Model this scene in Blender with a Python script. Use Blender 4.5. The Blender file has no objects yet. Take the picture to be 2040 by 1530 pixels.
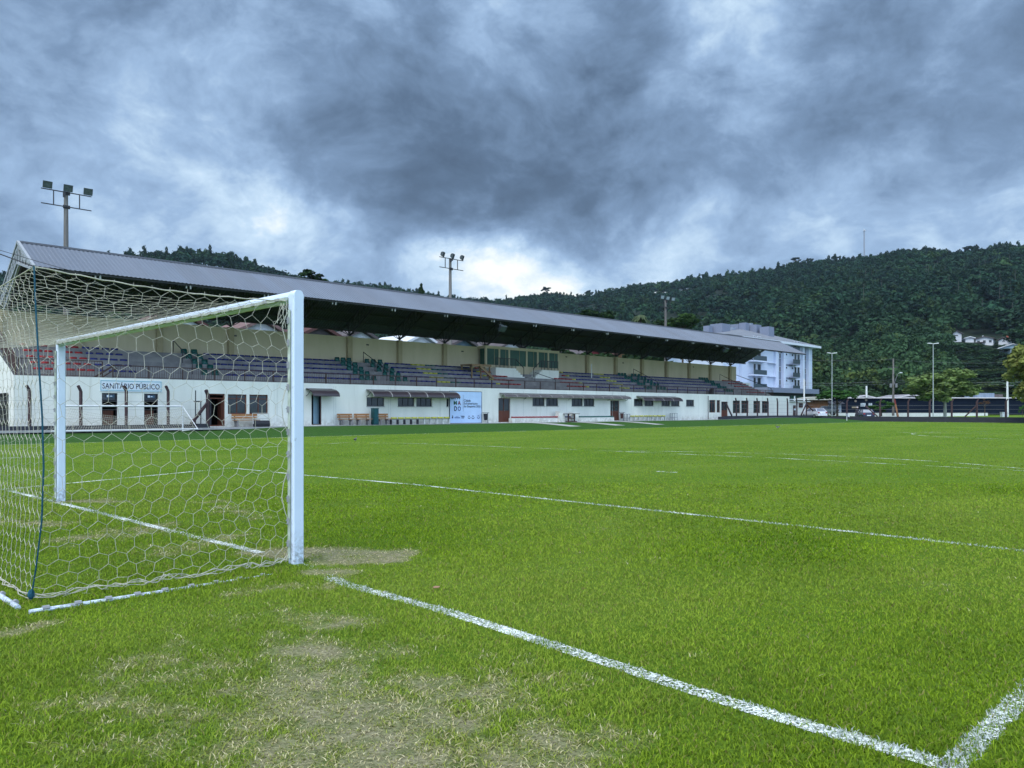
import bpy, math, random
import numpy as np
from mathutils import Vector, Matrix

R = math.radians
S = bpy.context.scene
COL = S.collection
rng = np.random.default_rng(7)
random.seed(7)

# ------------------------------------------------------------------ camera
FPX, HZ, CH = 1505.0, 818.0, 1.45          # focal length and horizon in photo pixels, eye height
YAW = R(46.3)
FW = (math.cos(YAW), math.sin(YAW)); RT = (math.sin(YAW), -math.cos(YAW))
_d = CH*FPX/(1122-HZ); _r = (590-1020)/FPX*_d
CX = -(FW[0]*_d+RT[0]*_r); CY = -(FW[1]*_d+RT[1]*_r)   # world origin = foot of the near goal post
cam = bpy.data.cameras.new('camera'); camo = bpy.data.objects.new('camera', cam); COL.objects.link(camo)
camo.location = (CX, CY, CH); camo.rotation_euler = (R(90), 0, YAW-R(90))
cam.sensor_width = 36; cam.lens = 36*FPX/2040; cam.shift_y = (HZ-765)/2040
cam.clip_start = 0.05; cam.clip_end = 9000
S.camera = camo

def ray(px, py):
    u = (px-1020)/FPX; v = (HZ-py)/FPX
    return (FW[0]+RT[0]*u, FW[1]+RT[1]*u, v)
def G(px, py, z=0.0):
    q = ray(px, py); t = (z-CH)/q[2]; return (CX+q[0]*t, CY+q[1]*t)
def PY(px, py, Y):
    q = ray(px, py); t = (Y-CY)/q[1]; return (CX+q[0]*t, CH+q[2]*t)
def PX(px, py, X):
    q = ray(px, py); t = (X-CX)/q[0]; return (CY+q[1]*t, CH+q[2]*t)
def D(px, py, d):
    q = ray(px, py); return (CX+q[0]*d, CY+q[1]*d, CH+q[2]*d)

# ------------------------------------------------------------------ view, sun, sky
S.view_settings.view_transform = 'Standard'; S.view_settings.look = 'None'
S.view_settings.exposure = 1.0; S.view_settings.gamma = 1.0
S.render.engine = 'CYCLES'
S.cycles.max_bounces = 6; S.cycles.diffuse_bounces = 3; S.cycles.glossy_bounces = 2
S.cycles.transmission_bounces = 3; S.cycles.transparent_max_bounces = 8

SUN_AZ = YAW+R(180)-R(30)      # the brighter part of the overcast, high behind the camera
SUN_EL = R(58)
sl = bpy.data.lights.new('sun', 'SUN'); sl.energy = 1.5; sl.angle = R(35); sl.color = (1.0, 0.93, 0.82)
so = bpy.data.objects.new('sun', sl); COL.objects.link(so)
_sd = Vector((math.cos(SUN_AZ)*math.cos(SUN_EL), math.sin(SUN_AZ)*math.cos(SUN_EL), math.sin(SUN_EL)))
so.rotation_euler = (-_sd).to_track_quat('-Z', 'Y').to_euler()
so.location = (0, 0, 60)

class NT:
    """small helper for writing node trees"""
    def __init__(s, tree): s.t = tree; s.n = tree.nodes; s.l = tree.links
    def add(s, kind, **kw):
        n = s.n.new(kind)
        for k, v in kw.items():
            if k in n.inputs and not hasattr(n, k): s.put(n.inputs[k], v)
            else: setattr(n, k, v)
        return n
    def put(s, sock, v):
        if isinstance(v, bpy.types.NodeSocket): s.l.new(v, sock)
        else: sock.default_value = v
    def math(s, op, a, b=0.0, c=None, clamp=False):
        n = s.n.new('ShaderNodeMath'); n.operation = op; n.use_clamp = clamp
        s.put(n.inputs[0], a); s.put(n.inputs[1], b)
        if c is not None: s.put(n.inputs[2], c)
        return n.outputs[0]
    def vmath(s, op, a, b=(0, 0, 0)):
        n = s.n.new('ShaderNodeVectorMath'); n.operation = op
        s.put(n.inputs[0], a); s.put(n.inputs[1], b)
        return n.outputs['Value'] if op in ('DOT_PRODUCT', 'LENGTH', 'DISTANCE') else n.outputs['Vector']
    def noise(s, vec, scale, detail=6, rough=0.55, dist=0.0):
        n = s.n.new('ShaderNodeTexNoise'); n.noise_dimensions = '3D'
        s.put(n.inputs['Vector'], vec); s.put(n.inputs['Scale'], scale); s.put(n.inputs['Detail'], detail)
        s.put(n.inputs['Roughness'], rough); s.put(n.inputs['Distortion'], dist)
        return n.outputs['Fac']
    def ramp(s, fac, stops, interp='LINEAR'):
        n = s.n.new('ShaderNodeValToRGB'); e = n.color_ramp.elements; n.color_ramp.interpolation = interp
        while len(e) < len(stops): e.new(0.5)
        for el, (p, c) in zip(e, stops):
            el.position = p; el.color = (c[0], c[1], c[2], 1) if not isinstance(c, (int, float)) else (c, c, c, 1)
        s.put(n.inputs[0], fac); return n.outputs['Color']
    def mix(s, fac, a, b, mode='MIX'):
        n = s.n.new('ShaderNodeMix'); n.data_type = 'RGBA'; n.blend_type = mode
        s.put(n.inputs[0], fac)
        for sock, v in ((n.inputs[6], a), (n.inputs[7], b)):
            if isinstance(v, (tuple, list)): v = (v[0], v[1], v[2], 1)
            s.put(sock, v)
        return n.outputs[2]
    def map(s, v, a, b, c=0.0, d=1.0):
        n = s.n.new('ShaderNodeMapRange'); n.clamp = True
        for i, x in enumerate((v, a, b, c, d)): s.put(n.inputs[i], x)
        return n.outputs[0]

W = bpy.data.worlds.new('World'); S.world = W; W.use_nodes = True
w = NT(W.node_tree); w.n.clear()
tc = w.add('ShaderNodeTexCoord'); dirv = w.vmath('NORMALIZE', tc.outputs['Generated'])
sep = w.add('ShaderNodeSeparateXYZ'); w.put(sep.inputs[0], dirv)
cmb = w.add('ShaderNodeCombineXYZ')      # the cloud field, slightly flattened towards the horizon
for k_ in (0, 1): w.put(cmb.inputs[k_], sep.outputs[k_])
w.put(cmb.inputs[2], w.math('MULTIPLY', sep.outputs[2], 1.55))
wa = w.add('ShaderNodeTexNoise'); w.put(wa.inputs['Vector'], cmb.outputs[0]); w.put(wa.inputs['Scale'], 4.0); w.put(wa.inputs['Detail'], 7)
cv = w.vmath('ADD', cmb.outputs[0], w.vmath('MULTIPLY', w.vmath('SUBTRACT', wa.outputs['Color'], (.5, .5, .5)), (.16, .16, .16)))
n1 = w.noise(cv, 3.6, 12, 0.60, 0.0)
n2 = w.noise(w.vmath('ADD', cv, (7.3, 2.1, 4.0)), 10.0, 10, 0.62, 0.0)
n3 = w.noise(w.vmath('ADD', cv, (1.7, 9.4, 2.0)), 1.9, 4, 0.5, 0.0)
warp = w.add('ShaderNodeTexNoise'); w.put(warp.inputs['Vector'], dirv); w.put(warp.inputs['Scale'], 4.2); w.put(warp.inputs['Detail'], 8); w.put(warp.inputs['Roughness'], .58)
wd = w.vmath('MULTIPLY', w.vmath('SUBTRACT', warp.outputs['Color'], (.5, .5, .5)), (.34, .34, .26))
dw = w.vmath('NORMALIZE', w.vmath('ADD', dirv, wd))
def lump(px, py, rad, amp):
    """a denser or thinner patch of cloud around one direction of the sky"""
    q = Vector(ray(px, py)).normalized()
    k = 1.0/(rad/FPX)**2*2
    e = w.math('EXPONENT', w.math('MULTIPLY', w.math('SUBTRACT', w.vmath('DOT_PRODUCT', dw, tuple(q)), 1.0), k))
    return w.math('MULTIPLY', e, amp)
tot = w.math('ADD', w.math('MULTIPLY', w.math('SUBTRACT', n1, 0.5), 0.80), 0.475)
tot = w.math('ADD', tot, w.math('MULTIPLY', w.math('SUBTRACT', n2, 0.5), 0.68))
tot = w.math('ADD', tot, w.math('MULTIPLY', w.math('SUBTRACT', n3, 0.5), 0.20))
for L in [(800, 310, 320, -.18), (1060, 350, 210, -.14), (900, 430, 120, -.07), (520, 250, 200, -.08), (1230, 280, 240, -.13), (1100, 450, 120, -.06), (640, 330, 160, -.05), (900, 40, 260, .05),
          (1980, 130, 300, -.11), (1750, 250, 220, -.06), (60, 150, 220, -.06), (250, 280, 200, -.04), (330, 60, 200, -.05), (1330, 280, 160, -.07), (1700, 120, 260, -.05),
          (930, 600, 130, .20), (1060, 600, 140, .34), (1190, 560, 120, .20), (1020, 545, 60, .10), (1330, 410, 140, .14), (600, 490, 120, .24), (440, 410, 140, .18), (200, 400, 200, .13), (500, 490, 110, .05), (1280, 545, 120, .07), (700, 520, 100, .14), (120, 470, 160, .05),
          (330, 200, 140, .07), (520, 10, 130, .14), (1450, -10, 130, .24), (1430, 140, 80, .14), (1560, 60, 100, .10),
          (1600, 440, 220, .16), (1980, 430, 200, .10), (150, 40, 160, .06), (1290, 230, 50, .12)]:
    tot = w.math('ADD', tot, lump(*L))
# the cloud is thinner and brighter behind the camera
back = w.map(w.vmath('DOT_PRODUCT', dirv, (-FW[0], -FW[1], 0.35)), -0.15, 0.7)
tot = w.math('ADD', tot, w.math('MULTIPLY', back, 0.16))
cloud = w.ramp(tot, [(0.0, (.042, .066, .104)), (0.20, (.072, .114, .182)), (0.40, (.138, .212, .328)), (0.57, (.240, .350, .510)), (0.74, (.43, .555, .68)), (0.93, (.84, .84, .77))])
gain = w.math('ADD', w.math('MULTIPLY', back, 1.25), 0.73)
sky = w.add('ShaderNodeTexSky'); sky.sky_type = 'NISHITA'; sky.sun_disc = False
sky.sun_elevation = SUN_EL; sky.sun_rotation = R(90)-SUN_AZ; sky.air_density = 1.0; sky.dust_density = 2.0
cl10 = w.vmath('SCALE', cloud); cl10n = cl10.node; w.put(cl10n.inputs['Scale'], w.math('MULTIPLY', gain, 10.0))
mixed = w.mix(0.97, sky.outputs[0], cl10)
ground_side = w.map(sep.outputs[2], -0.02, -0.08)
mixed = w.mix(ground_side, mixed, (.5, .7, .5))
bg = w.add('ShaderNodeBackground'); w.put(bg.inputs[0], mixed); bg.inputs[1].default_value = 0.1
ow = w.add('ShaderNodeOutputWorld'); w.l.new(bg.outputs[0], ow.inputs[0])

# ------------------------------------------------------------------ materials
MATS = {}
def pm(name, c1, c2=None, scale=4.0, rough=0.7, metal=0.0, bump=0.0, bscale=None, spec=0.3, stretch=None, detail=5, obj=True, contrast=(0.35, 0.65), trans=0.0):
    if name in MATS: return MATS[name]
    m = bpy.data.materials.new(name); m.use_nodes = True; t = NT(m.node_tree); t.n.clear()
    out = t.add('ShaderNodeOutputMaterial'); p = t.add('ShaderNodeBsdfPrincipled')
    p.inputs['Roughness'].default_value = rough; p.inputs['Metallic'].default_value = metal
    p.inputs['Specular IOR Level'].default_value = spec
    g = t.add('ShaderNodeNewGeometry'); vec = g.outputs['Position']
    if stretch: vec = t.vmath('MULTIPLY', vec, stretch)
    f = t.noise(vec, scale, detail, 0.6)
    if c2 is None: c2 = tuple(x*0.86 for x in c1)
    t.put(p.inputs['Base Color'], t.mix(t.map(f, *contrast), c1, c2))
    if bump:
        b = t.add('ShaderNodeBump'); b.inputs['Strength'].default_value = bump; b.inputs['Distance'].default_value = 0.02
        t.put(b.inputs['Height'], t.noise(vec, bscale or scale*4, 4, 0.6)); t.put(p.inputs['Normal'], b.outputs[0])
    sh = p.outputs[0]
    if trans:
        tr = t.add('ShaderNodeBsdfTranslucent'); t.put(tr.inputs[0], t.mix(t.map(f, *contrast), c1, c2))
        mx = t.add('ShaderNodeMixShader'); mx.inputs[0].default_value = trans
        t.l.new(sh, mx.inputs[1]); t.l.new(tr.outputs[0], mx.inputs[2]); sh = mx.outputs[0]
    t.l.new(sh, out.inputs[0]); MATS[name] = m; return m

# ------------------------------------------------------------------ mesh helpers
class MB:
    def __init__(s): s.v = []; s.f = []; s.m = []; s.cur = 0
    def quad(s, *p):
        i = len(s.v); s.v += [tuple(q) for q in p]; s.f.append(tuple(range(i, i+len(p)))); s.m.append(s.cur); return s
    def box(s, x0, x1, y0, y1, z0, z1):
        i = len(s.v)
        s.v += [(x0,y0,z0),(x1,y0,z0),(x1,y1,z0),(x0,y1,z0),(x0,y0,z1),(x1,y0,z1),(x1,y1,z1),(x0,y1,z1)]
        for a in ((0,3,2,1),(4,5,6,7),(0,1,5,4),(1,2,6,5),(2,3,7,6),(3,0,4,7)):
            s.f.append(tuple(i+k for k in a)); s.m.append(s.cur)
        return s
    def boxc(s, c, sz, rz=0.0):
        i = len(s.v); ca, sa = math.cos(rz), math.sin(rz); b = MB(); b.box(-sz[0]/2, sz[0]/2, -sz[1]/2, sz[1]/2, -sz[2]/2, sz[2]/2)
        s.v += [(c[0]+x*ca-y*sa, c[1]+x*sa+y*ca, c[2]+z) for x, y, z in b.v]
        s.f += [tuple(i+k for k in q) for q in b.f]; s.m += [s.cur]*6; return s
    def bar(s, p, q, r, n=6, r2=None, caps=True):
        p = Vector(p); q = Vector(q); d = q-p
        if d.length < 1e-6: return s
        d.normalize(); a = d.orthogonal().normalized()
        if abs(d.z) < 0.98:
            a = d.cross(Vector((0, 0, 1))).normalized()
        b = d.cross(a).normalized(); i = len(s.v); r2 = r if r2 is None else r2
        off = math.pi/4 if n == 4 else 0
        if n == 4: r, r2 = r*1.414, r2*1.414
        for k in range(n):
            th = 2*math.pi*k/n+off; e = a*math.cos(th)+b*math.sin(th)
            s.v.append(tuple(p+e*r)); s.v.append(tuple(q+e*r2))
        for k in range(n):
            j = (k+1) % n; s.f.append((i+2*k, i+2*j, i+2*j+1, i+2*k+1)); s.m.append(s.cur)
        if caps:
            s.f.append(tuple(i+2*k for k in range(n-1, -1, -1))); s.f.append(tuple(i+2*k+1 for k in range(n))); s.m += [s.cur]*2
        return s
    def path(s, pts, r, n=6):
        for a, b in zip(pts[:-1], pts[1:]): s.bar(a, b, r, n)
        return s
    def prism(s, outline, axis, a, b):
        """outline (2D) pushed along an axis from a to b: axis 'x' -> outline is (y,z), 'y' -> (x,z), 'z' -> (x,y)"""
        def P(u, w_, t): return {'x': (t, u, w_), 'y': (u, t, w_), 'z': (u, w_, t)}[axis]
        n = len(outline); i = len(s.v)
        s.v += [P(u, w_, a) for u, w_ in outline]+[P(u, w_, b) for u, w_ in outline]
        for k in range(n):
            j = (k+1) % n; s.f.append((i+k, i+j, i+n+j, i+n+k)); s.m.append(s.cur)
        s.f.append(tuple(i+k for k in range(n-1, -1, -1))); s.f.append(tuple(i+n+k for k in range(n))); s.m += [s.cur]*2
        return s
    def blob(s, c, rad, seg=8, rings=6, jit=0.0):
        i = len(s.v)
        for a in range(rings+1):
            ph = math.pi*a/rings
            for k in range(seg):
                th = 2*math.pi*k/seg; q = 1+random.uniform(-jit, jit)
                s.v.append((c[0]+rad[0]*math.sin(ph)*math.cos(th)*q, c[1]+rad[1]*math.sin(ph)*math.sin(th)*q, c[2]+rad[2]*math.cos(ph)*q))
        for a in range(rings):
            for k in range(seg):
                j = (k+1) % seg; s.f.append((i+a*seg+k, i+(a+1)*seg+k, i+(a+1)*seg+j, i+a*seg+j)); s.m.append(s.cur)
        return s
    def mat(s, k): s.cur = k; return s

OFF = {}
def link(name, me, mats, parent=None, smooth=False):
    for m in (mats if isinstance(mats, (list, tuple)) else [mats]): me.materials.append(m)
    if smooth: me.polygons.foreach_set('use_smooth', [True]*len(me.polygons))
    o = bpy.data.objects.new(name, me); COL.objects.link(o)
    if parent: o.parent = parent
    return o
def obj(name, mb, mats, parent=None, smooth=False):
    off = OFF.get(parent.name, (0, 0, 0)) if parent else (0, 0, 0)
    me = bpy.data.meshes.new(name)
    vs = [(x-off[0], y-off[1], z-off[2]) for x, y, z in mb.v] if any(off) else mb.v
    me.from_pydata(vs, [], mb.f); me.update()
    o = link(name, me, mats, parent, smooth)
    if len(me.materials) > 1: me.polygons.foreach_set('material_index', mb.m)
    if parent: OFF[o.name] = off
    return o
def tag(o, label=None, cat=None, group=None, kind=None):
    if label: o['label'] = label
    if cat: o['category'] = cat
    if group: o['group'] = group
    if kind: o['kind'] = kind
    return o
def thing(name, loc, label, cat, group=None, world=True, rz=0.0):
    o = bpy.data.objects.new(name, None); COL.objects.link(o); o.location = loc; o.rotation_euler = (0, 0, rz); o.empty_display_size = 0.2
    OFF[o.name] = tuple(loc) if world else (0, 0, 0)
    return tag(o, label, cat, group)
def dup(root, loc, rz=None, label=None, group=None):
    c = root.copy(); COL.objects.link(c); c.location = loc
    if rz is not None: c.rotation_euler = (0, 0, rz)
    if label: c['label'] = label
    if group: c['group'] = group
    for ch in list(root.children):
        k = ch.copy(); COL.objects.link(k); k.parent = c
        for g in list(ch.children):
            q = g.copy(); COL.objects.link(q); q.parent = k
    return c
def np_mesh(name, V, F, col=None):
    """fast mesh from arrays: F is (n,3) or (n,4)"""
    me = bpy.data.meshes.new(name); V = np.ascontiguousarray(V, dtype=np.float32); F = np.ascontiguousarray(F, dtype=np.int32)
    k = F.shape[1]
    me.vertices.add(len(V)); me.vertices.foreach_set('co', V.ravel())
    me.loops.add(F.size); me.loops.foreach_set('vertex_index', F.ravel())
    me.polygons.add(len(F)); me.polygons.foreach_set('loop_start', np.arange(0, F.size, k, dtype=np.int32))
    me.update(calc_edges=True)
    if col is not None:
        a = me.color_attributes.new('tint', 'FLOAT_COLOR', 'POINT')
        c4 = np.ones((len(V), 4), dtype=np.float32); c4[:, :3] = col; a.data.foreach_set('color', c4.ravel())
    return me
def vnoise(x, y, seed=0):
    xi = np.floor(x).astype(np.int64); yi = np.floor(y).astype(np.int64); fx = x-xi; fy = y-yi
    def hsh(a, b):
        n = (a*374761393+b*668265263+seed*974634777) & 0x7fffffff
        n = ((n ^ (n >> 13))*1274126177) & 0x7fffffff
        return ((n ^ (n >> 16)) & 0xffff)/65535.0
    fx = fx*fx*(3-2*fx); fy = fy*fy*(3-2*fy)
    return (hsh(xi, yi)*(1-fx)+hsh(xi+1, yi)*fx)*(1-fy)+(hsh(xi, yi+1)*(1-fx)+hsh(xi+1, yi+1)*fx)*fy
def fbm(x, y, seed=0, oct=4):
    a = 0; s = 0; amp = 1.0
    for k in range(oct):
        a = a+amp*vnoise(x*2**k+k*17.3, y*2**k-k*9.1, seed+k); s += amp; amp *= 0.5
    return a/s
# ------------------------------------------------------------------ ground
def sstep(x): x = np.clip(x, 0, 1); return x*x*(3-2*x)
WALLX = 101.3
def gz(x, y):
    x = np.asarray(x, float); y = np.asarray(y, float)
    z = (0.17+0.19*sstep((x-15)/7))*sstep((y-32.0)/8.3)
    hump = 0.16*np.exp(-((x-91)/9.0)**2)*sstep((y-32.5)/5)
    z = z+hump*(x < WALLX)
    q = (x-CX)*FW[0]+(y-CY)*FW[1]
    back = (x > WALLX+.1)*(0.2+0.58*sstep((q-110)/9))
    return np.maximum(z, back)
def gzf(x, y): return float(gz(x, y))

def seg_d(x, y, a, b):
    a = np.array(a); b = np.array(b); ab = b-a; L = max(1e-9, (ab**2).sum())
    t = np.clip(((x-a[0])*ab[0]+(y-a[1])*ab[1])/L, 0, 1)
    return np.hypot(x-a[0]-t*ab[0], y-a[1]-t*ab[1])
DRY = [(G(570, 1098), G(800, 1103), .24, 1.4), (G(650, 1118), G(770, 1116), .20, 1.4), (G(500, 1100), G(590, 1110), .18, 1.0), (G(620, 1140), G(700, 1140), .12, 1.1),
       (G(430, 1330), G(900, 1400), .75, .66), (G(620, 1440), G(960, 1520), .75, .78), (G(800, 1500), G(1060, 1600), .45, .85), (G(300, 1340), G(520, 1300), .35, .6), (G(560, 1296), G(680, 1302), .11, 1.35), (G(620, 1252), G(690, 1244), .07, 1.2), (G(1100, 1480), G(1180, 1500), .10, 1.0), (G(860, 1440), G(940, 1450), .10, 1.3), (G(420, 1420), G(480, 1440), .08, .8),
       (G(500, 1215), G(720, 1245), .30, .50), (G(470, 1180), G(640, 1165), .25, .50), (G(250, 1400), G(600, 1480), .5, .54),
       (G(20, 1262), G(110, 1240), .13, .9), (G(160, 1075), G(330, 1050), .45, .62), (G(330, 1100), G(470, 1070), .4, .5),
       (G(140, 998), G(230, 1000), .32, .9), (G(20, 1040), G(120, 1045), .3, .7), (G(420, 1000), G(500, 1030), .4, .45)]
def dry(x, y):
    m = 0*np.asarray(x, float)
    for a, b, r, amp in DRY:
        m = np.maximum(m, amp*np.exp(-(seg_d(x, y, a, b)/r)**2*0.9))
    n = fbm(x*2.6+40, y*2.6+11, 3, 4)
    n2 = fbm(x*9, y*9, 8, 3)
    return sstep((m*0.95+(n-.5)*0.9+(n2-.5)*0.75-0.26)/0.62)

GOALLINE = [G(20, 978), G(180, 1018), G(330, 1055), G(430, 1080), G(590, 1122), G(700, 1168), G(900, 1222), G(1200, 1318), G(1500, 1415), (-0.07, -5.62)]
SIXSIDE = [(-0.1, -5.62), G(2040, 1385), (5.6, -5.66)]
SIXFRONT = [(4.55, 12.05), G(620, 948), G(840, 967), G(1000, 985), G(1300, 1017), G(1650, 1055), G(2040, 1098), (5.62, -5.7)]
SIXFAR = [(-0.9, 9.75), (4.55, 12.05)]
BOXFRONT = [G(690, 882), G(840, 884), G(1200, 898), G(1530, 912), G(2040, 938), (17.6, -12)]
BOXSIDE = [(-2.5, 20.4), G(0, 913), G(400, 898), G(690, 882)]
_sp = (11.48, 3.75)
ARC = [(_sp[0]+9.15*math.cos(a), _sp[1]+9.15*math.sin(a)) for a in np.linspace(-0.84, 0.84, 24)]
TOUCH = [(-12, 31.3), (100, 31.3)]
FARGOAL = [(99.2, 31.3), (99.2, -30)]
HALF = [(49.8, 31.3), (49.8, -30)]
CIRC = [(49.8+9.15*math.cos(a), 1.5+9.15*math.sin(a)) for a in np.linspace(0, 2*math.pi, 49)]
NEARL = [GOALLINE, SIXSIDE, SIXFRONT, SIXFAR]
def on_line(x, y):
    d = 9+0*np.asarray(x, float)
    for L in NEARL:
        for a, b in zip(L[:-1], L[1:]): d = np.minimum(d, seg_d(x, y, a, b))
    worn = 1-0.93*np.exp(-(seg_d(x, y, G(540, 1106), G(640, 1148))/0.14)**2)-.20*(x > .4)-0.6*np.exp(-(seg_d(x, y, G(345, 1060), G(400, 1072))/0.25)**2)
    edge = 0.058+0.03*(fbm(x*14, y*14, 21, 2)-.5)
    return (d < edge), worn

def axis(dense, mids, far):
    return np.unique(np.round(np.concatenate([np.arange(*dense), np.arange(*mids), np.array(far)]), 3))
xs = axis((-9, 9, .13), (-40, 112, 2.2), [101.2, 101.4, 101.7, 102, 102.4, 102.7, -1900, -900, -300, -120, 140, 200, 300, 500, 900, 1900])
ys = axis((-9, 9, .13), (-60, 112, 2.2), [31.6, 32.5, 33.5, 34.5, 35.5, 36.5, 37.5, 38.5, 39.5, 40.3, -1900, -900, -300, -120, 140, 200, 300, 500, 900, 1900])
XX, YY = np.meshgrid(xs, ys); X1, Y1 = XX.ravel(), YY.ravel()
Z1 = gz(X1, Y1)
nx, ny = len(xs), len(ys); idx = np.arange(nx*ny).reshape(ny, nx)
Fg = np.stack([idx[:-1, :-1], idx[:-1, 1:], idx[1:, 1:], idx[1:, :-1]], -1).reshape(-1, 4)
cg = np.zeros((len(X1), 3)); near = np.hypot(X1-CX, Y1-CY) < 30
cg[near, 0] = dry(X1[near], Y1[near])
cg[:, 1] = 0
me = np_mesh('pitch_ground', np.stack([X1, Y1, Z1], 1), Fg, cg)
gm = bpy.data.materials.new('pitch_grass'); gm.use_nodes = True; t = NT(gm.node_tree); t.n.clear()
out = t.add('ShaderNodeOutputMaterial'); p = t.add('ShaderNodeBsdfPrincipled'); p.inputs['Roughness'].default_value = .85; p.inputs['Specular IOR Level'].default_value = .12
geo = t.add('ShaderNodeNewGeometry'); P = geo.outputs['Position']; at = t.add('ShaderNodeAttribute'); at.attribute_name = 'tint'
sp = t.add('ShaderNodeSeparateColor'); t.put(sp.inputs[0], at.outputs['Color'])
sxyz = t.add('ShaderNodeSeparateXYZ'); t.put(sxyz.inputs[0], P)
fine = t.noise(P, 38, 4, .7); mid = t.noise(P, 5.5, 4, .65); big = t.noise(t.vmath('MULTIPLY', P, (.5, 1, 1)), .33, 4, .6)
GRASS_A, GRASS_B = (.048, .100, .006), (.150, .260, .013)
col = t.mix(t.map(fine, .32, .68), GRASS_A, GRASS_B)
col = t.mix(t.map(mid, .3, .7, 0, .5), col, (.080, .170, .016))
col = t.mix(t.map(big, .42, .66, 0, .55), col, (.165, .235, .035))
yl = t.noise(P, 1.3, 5, .6); col = t.mix(t.map(yl, .55, .75, 0, .35), col, (.075, .155, .02))
# the uncut bank below the stand is a darker, coarser grass
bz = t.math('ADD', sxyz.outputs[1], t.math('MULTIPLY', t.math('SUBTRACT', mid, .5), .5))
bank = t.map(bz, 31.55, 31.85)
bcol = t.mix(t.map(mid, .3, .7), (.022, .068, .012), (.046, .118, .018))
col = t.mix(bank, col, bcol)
dk = t.mix(t.map(fine, .35, .65), (.17, .135, .09), (.47, .40, .29)); dk = t.mix(t.map(mid, .45, .7, 0, .8), dk, (.10, .125, .04))
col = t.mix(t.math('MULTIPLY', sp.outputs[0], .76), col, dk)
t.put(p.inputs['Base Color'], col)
bmp = t.add('ShaderNodeBump'); bmp.inputs['Strength'].default_value = .8; bmp.inputs['Distance'].default_value = .05
t.put(bmp.inputs['Height'], t.math('ADD', fine, t.math('MULTIPLY', mid, .8))); t.put(p.inputs['Normal'], bmp.outputs[0])
t.l.new(p.outputs[0], out.inputs[0])
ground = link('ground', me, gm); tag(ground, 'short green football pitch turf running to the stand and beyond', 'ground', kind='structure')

# painted lines: thin sheets 4 mm over the turf, broken where the paint has worn
def line_mat(name, cover):
    m = bpy.data.materials.new(name); m.use_nodes = True; t = NT(m.node_tree); t.n.clear()
    o = t.add('ShaderNodeOutputMaterial'); p = t.add('ShaderNodeBsdfPrincipled'); p.inputs['Roughness'].default_value = .9; p.inputs['Base Color'].default_value = (.72, .76, .74, 1)
    g = t.add('ShaderNodeNewGeometry').outputs['Position']; f = t.noise(g, 55, 3, .7); f2 = t.noise(g, 1.1, 4, .6)
    a = t.map(t.math('ADD', f, t.math('MULTIPLY', t.math('SUBTRACT', f2, .5), .9)), .62-cover*.3, .72-cover*.3)
    tr = t.add('ShaderNodeBsdfTransparent'); mx = t.add('ShaderNodeMixShader'); t.put(mx.inputs[0], a)
    t.l.new(tr.outputs[0], mx.inputs[1]); t.l.new(p.outputs[0], mx.inputs[2]); t.l.new(mx.outputs[0], o.inputs[0]); return m
LM_NEAR, LM_MID, LM_FAR = line_mat('line_paint_fresh', .50), line_mat('line_paint', .46), line_mat('line_paint_faded', .46)
def strip(L, wd, step=1.5):
    mb = MB(); P2 = []
    for a, b in zip(L[:-1], L[1:]):
        k = max(1, int(math.hypot(b[0]-a[0], b[1]-a[1])/step))
        P2 += [(a[0]+(b[0]-a[0])*i/k, a[1]+(b[1]-a[1])*i/k) for i in range(k)]
    P2.append(L[-1]); P2 = [q for i, q in enumerate(P2) if i == 0 or math.hypot(q[0]-P2[i-1][0], q[1]-P2[i-1][1]) > 1e-4]; n = len(P2)
    for i, (x, y) in enumerate(P2):
        a = P2[max(0, i-1)]; b = P2[min(n-1, i+1)]; l = math.hypot(b[0]-a[0], b[1]-a[1]); nxn, nyn = -(b[1]-a[1])/l, (b[0]-a[0])/l
        for sgn in (1, -1):
            X, Y = x+nxn*wd/2*sgn, y+nyn*wd/2*sgn; mb.v.append((X, Y, gzf(X, Y)+.005))
    for i in range(n-1): mb.f.append((2*i, 2*i+1, 2*i+3, 2*i+2)); mb.m.append(0)
    return mb
for nm, L, wd, m in [('goal_line', GOALLINE[:4]+[G(520, 1102)], .10, LM_NEAR), ('goal_line', [G(655, 1153)]+GOALLINE[5:], .115, LM_NEAR), ('goal_area_line', SIXSIDE+SIXFRONT[::-1]+SIXFAR[::-1], .10, LM_MID),
                     ('penalty_area_line', BOXSIDE+BOXFRONT[1:], .10, LM_FAR), ('penalty_arc', ARC, .10, LM_FAR), ('touchline', TOUCH, .12, LM_FAR),
                     ('far_goal_line', FARGOAL, .12, LM_FAR), ('halfway_line', HALF, .1, LM_FAR), ('centre_circle', CIRC, .1, LM_FAR)]:
    tag(obj(nm, strip(L, wd), m), 'white painted pitch marking on the turf', 'line', kind='structure')
ps = MB(); ps.prism([(_sp[0]+.16*math.cos(a), _sp[1]+.30*math.sin(a)) for a in np.linspace(0, 2*math.pi, 15)[:-1]], 'z', .003, .006)
tag(obj('penalty_spot', ps, LM_NEAR), 'white painted pitch marking on the turf', 'line', kind='structure')

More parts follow.
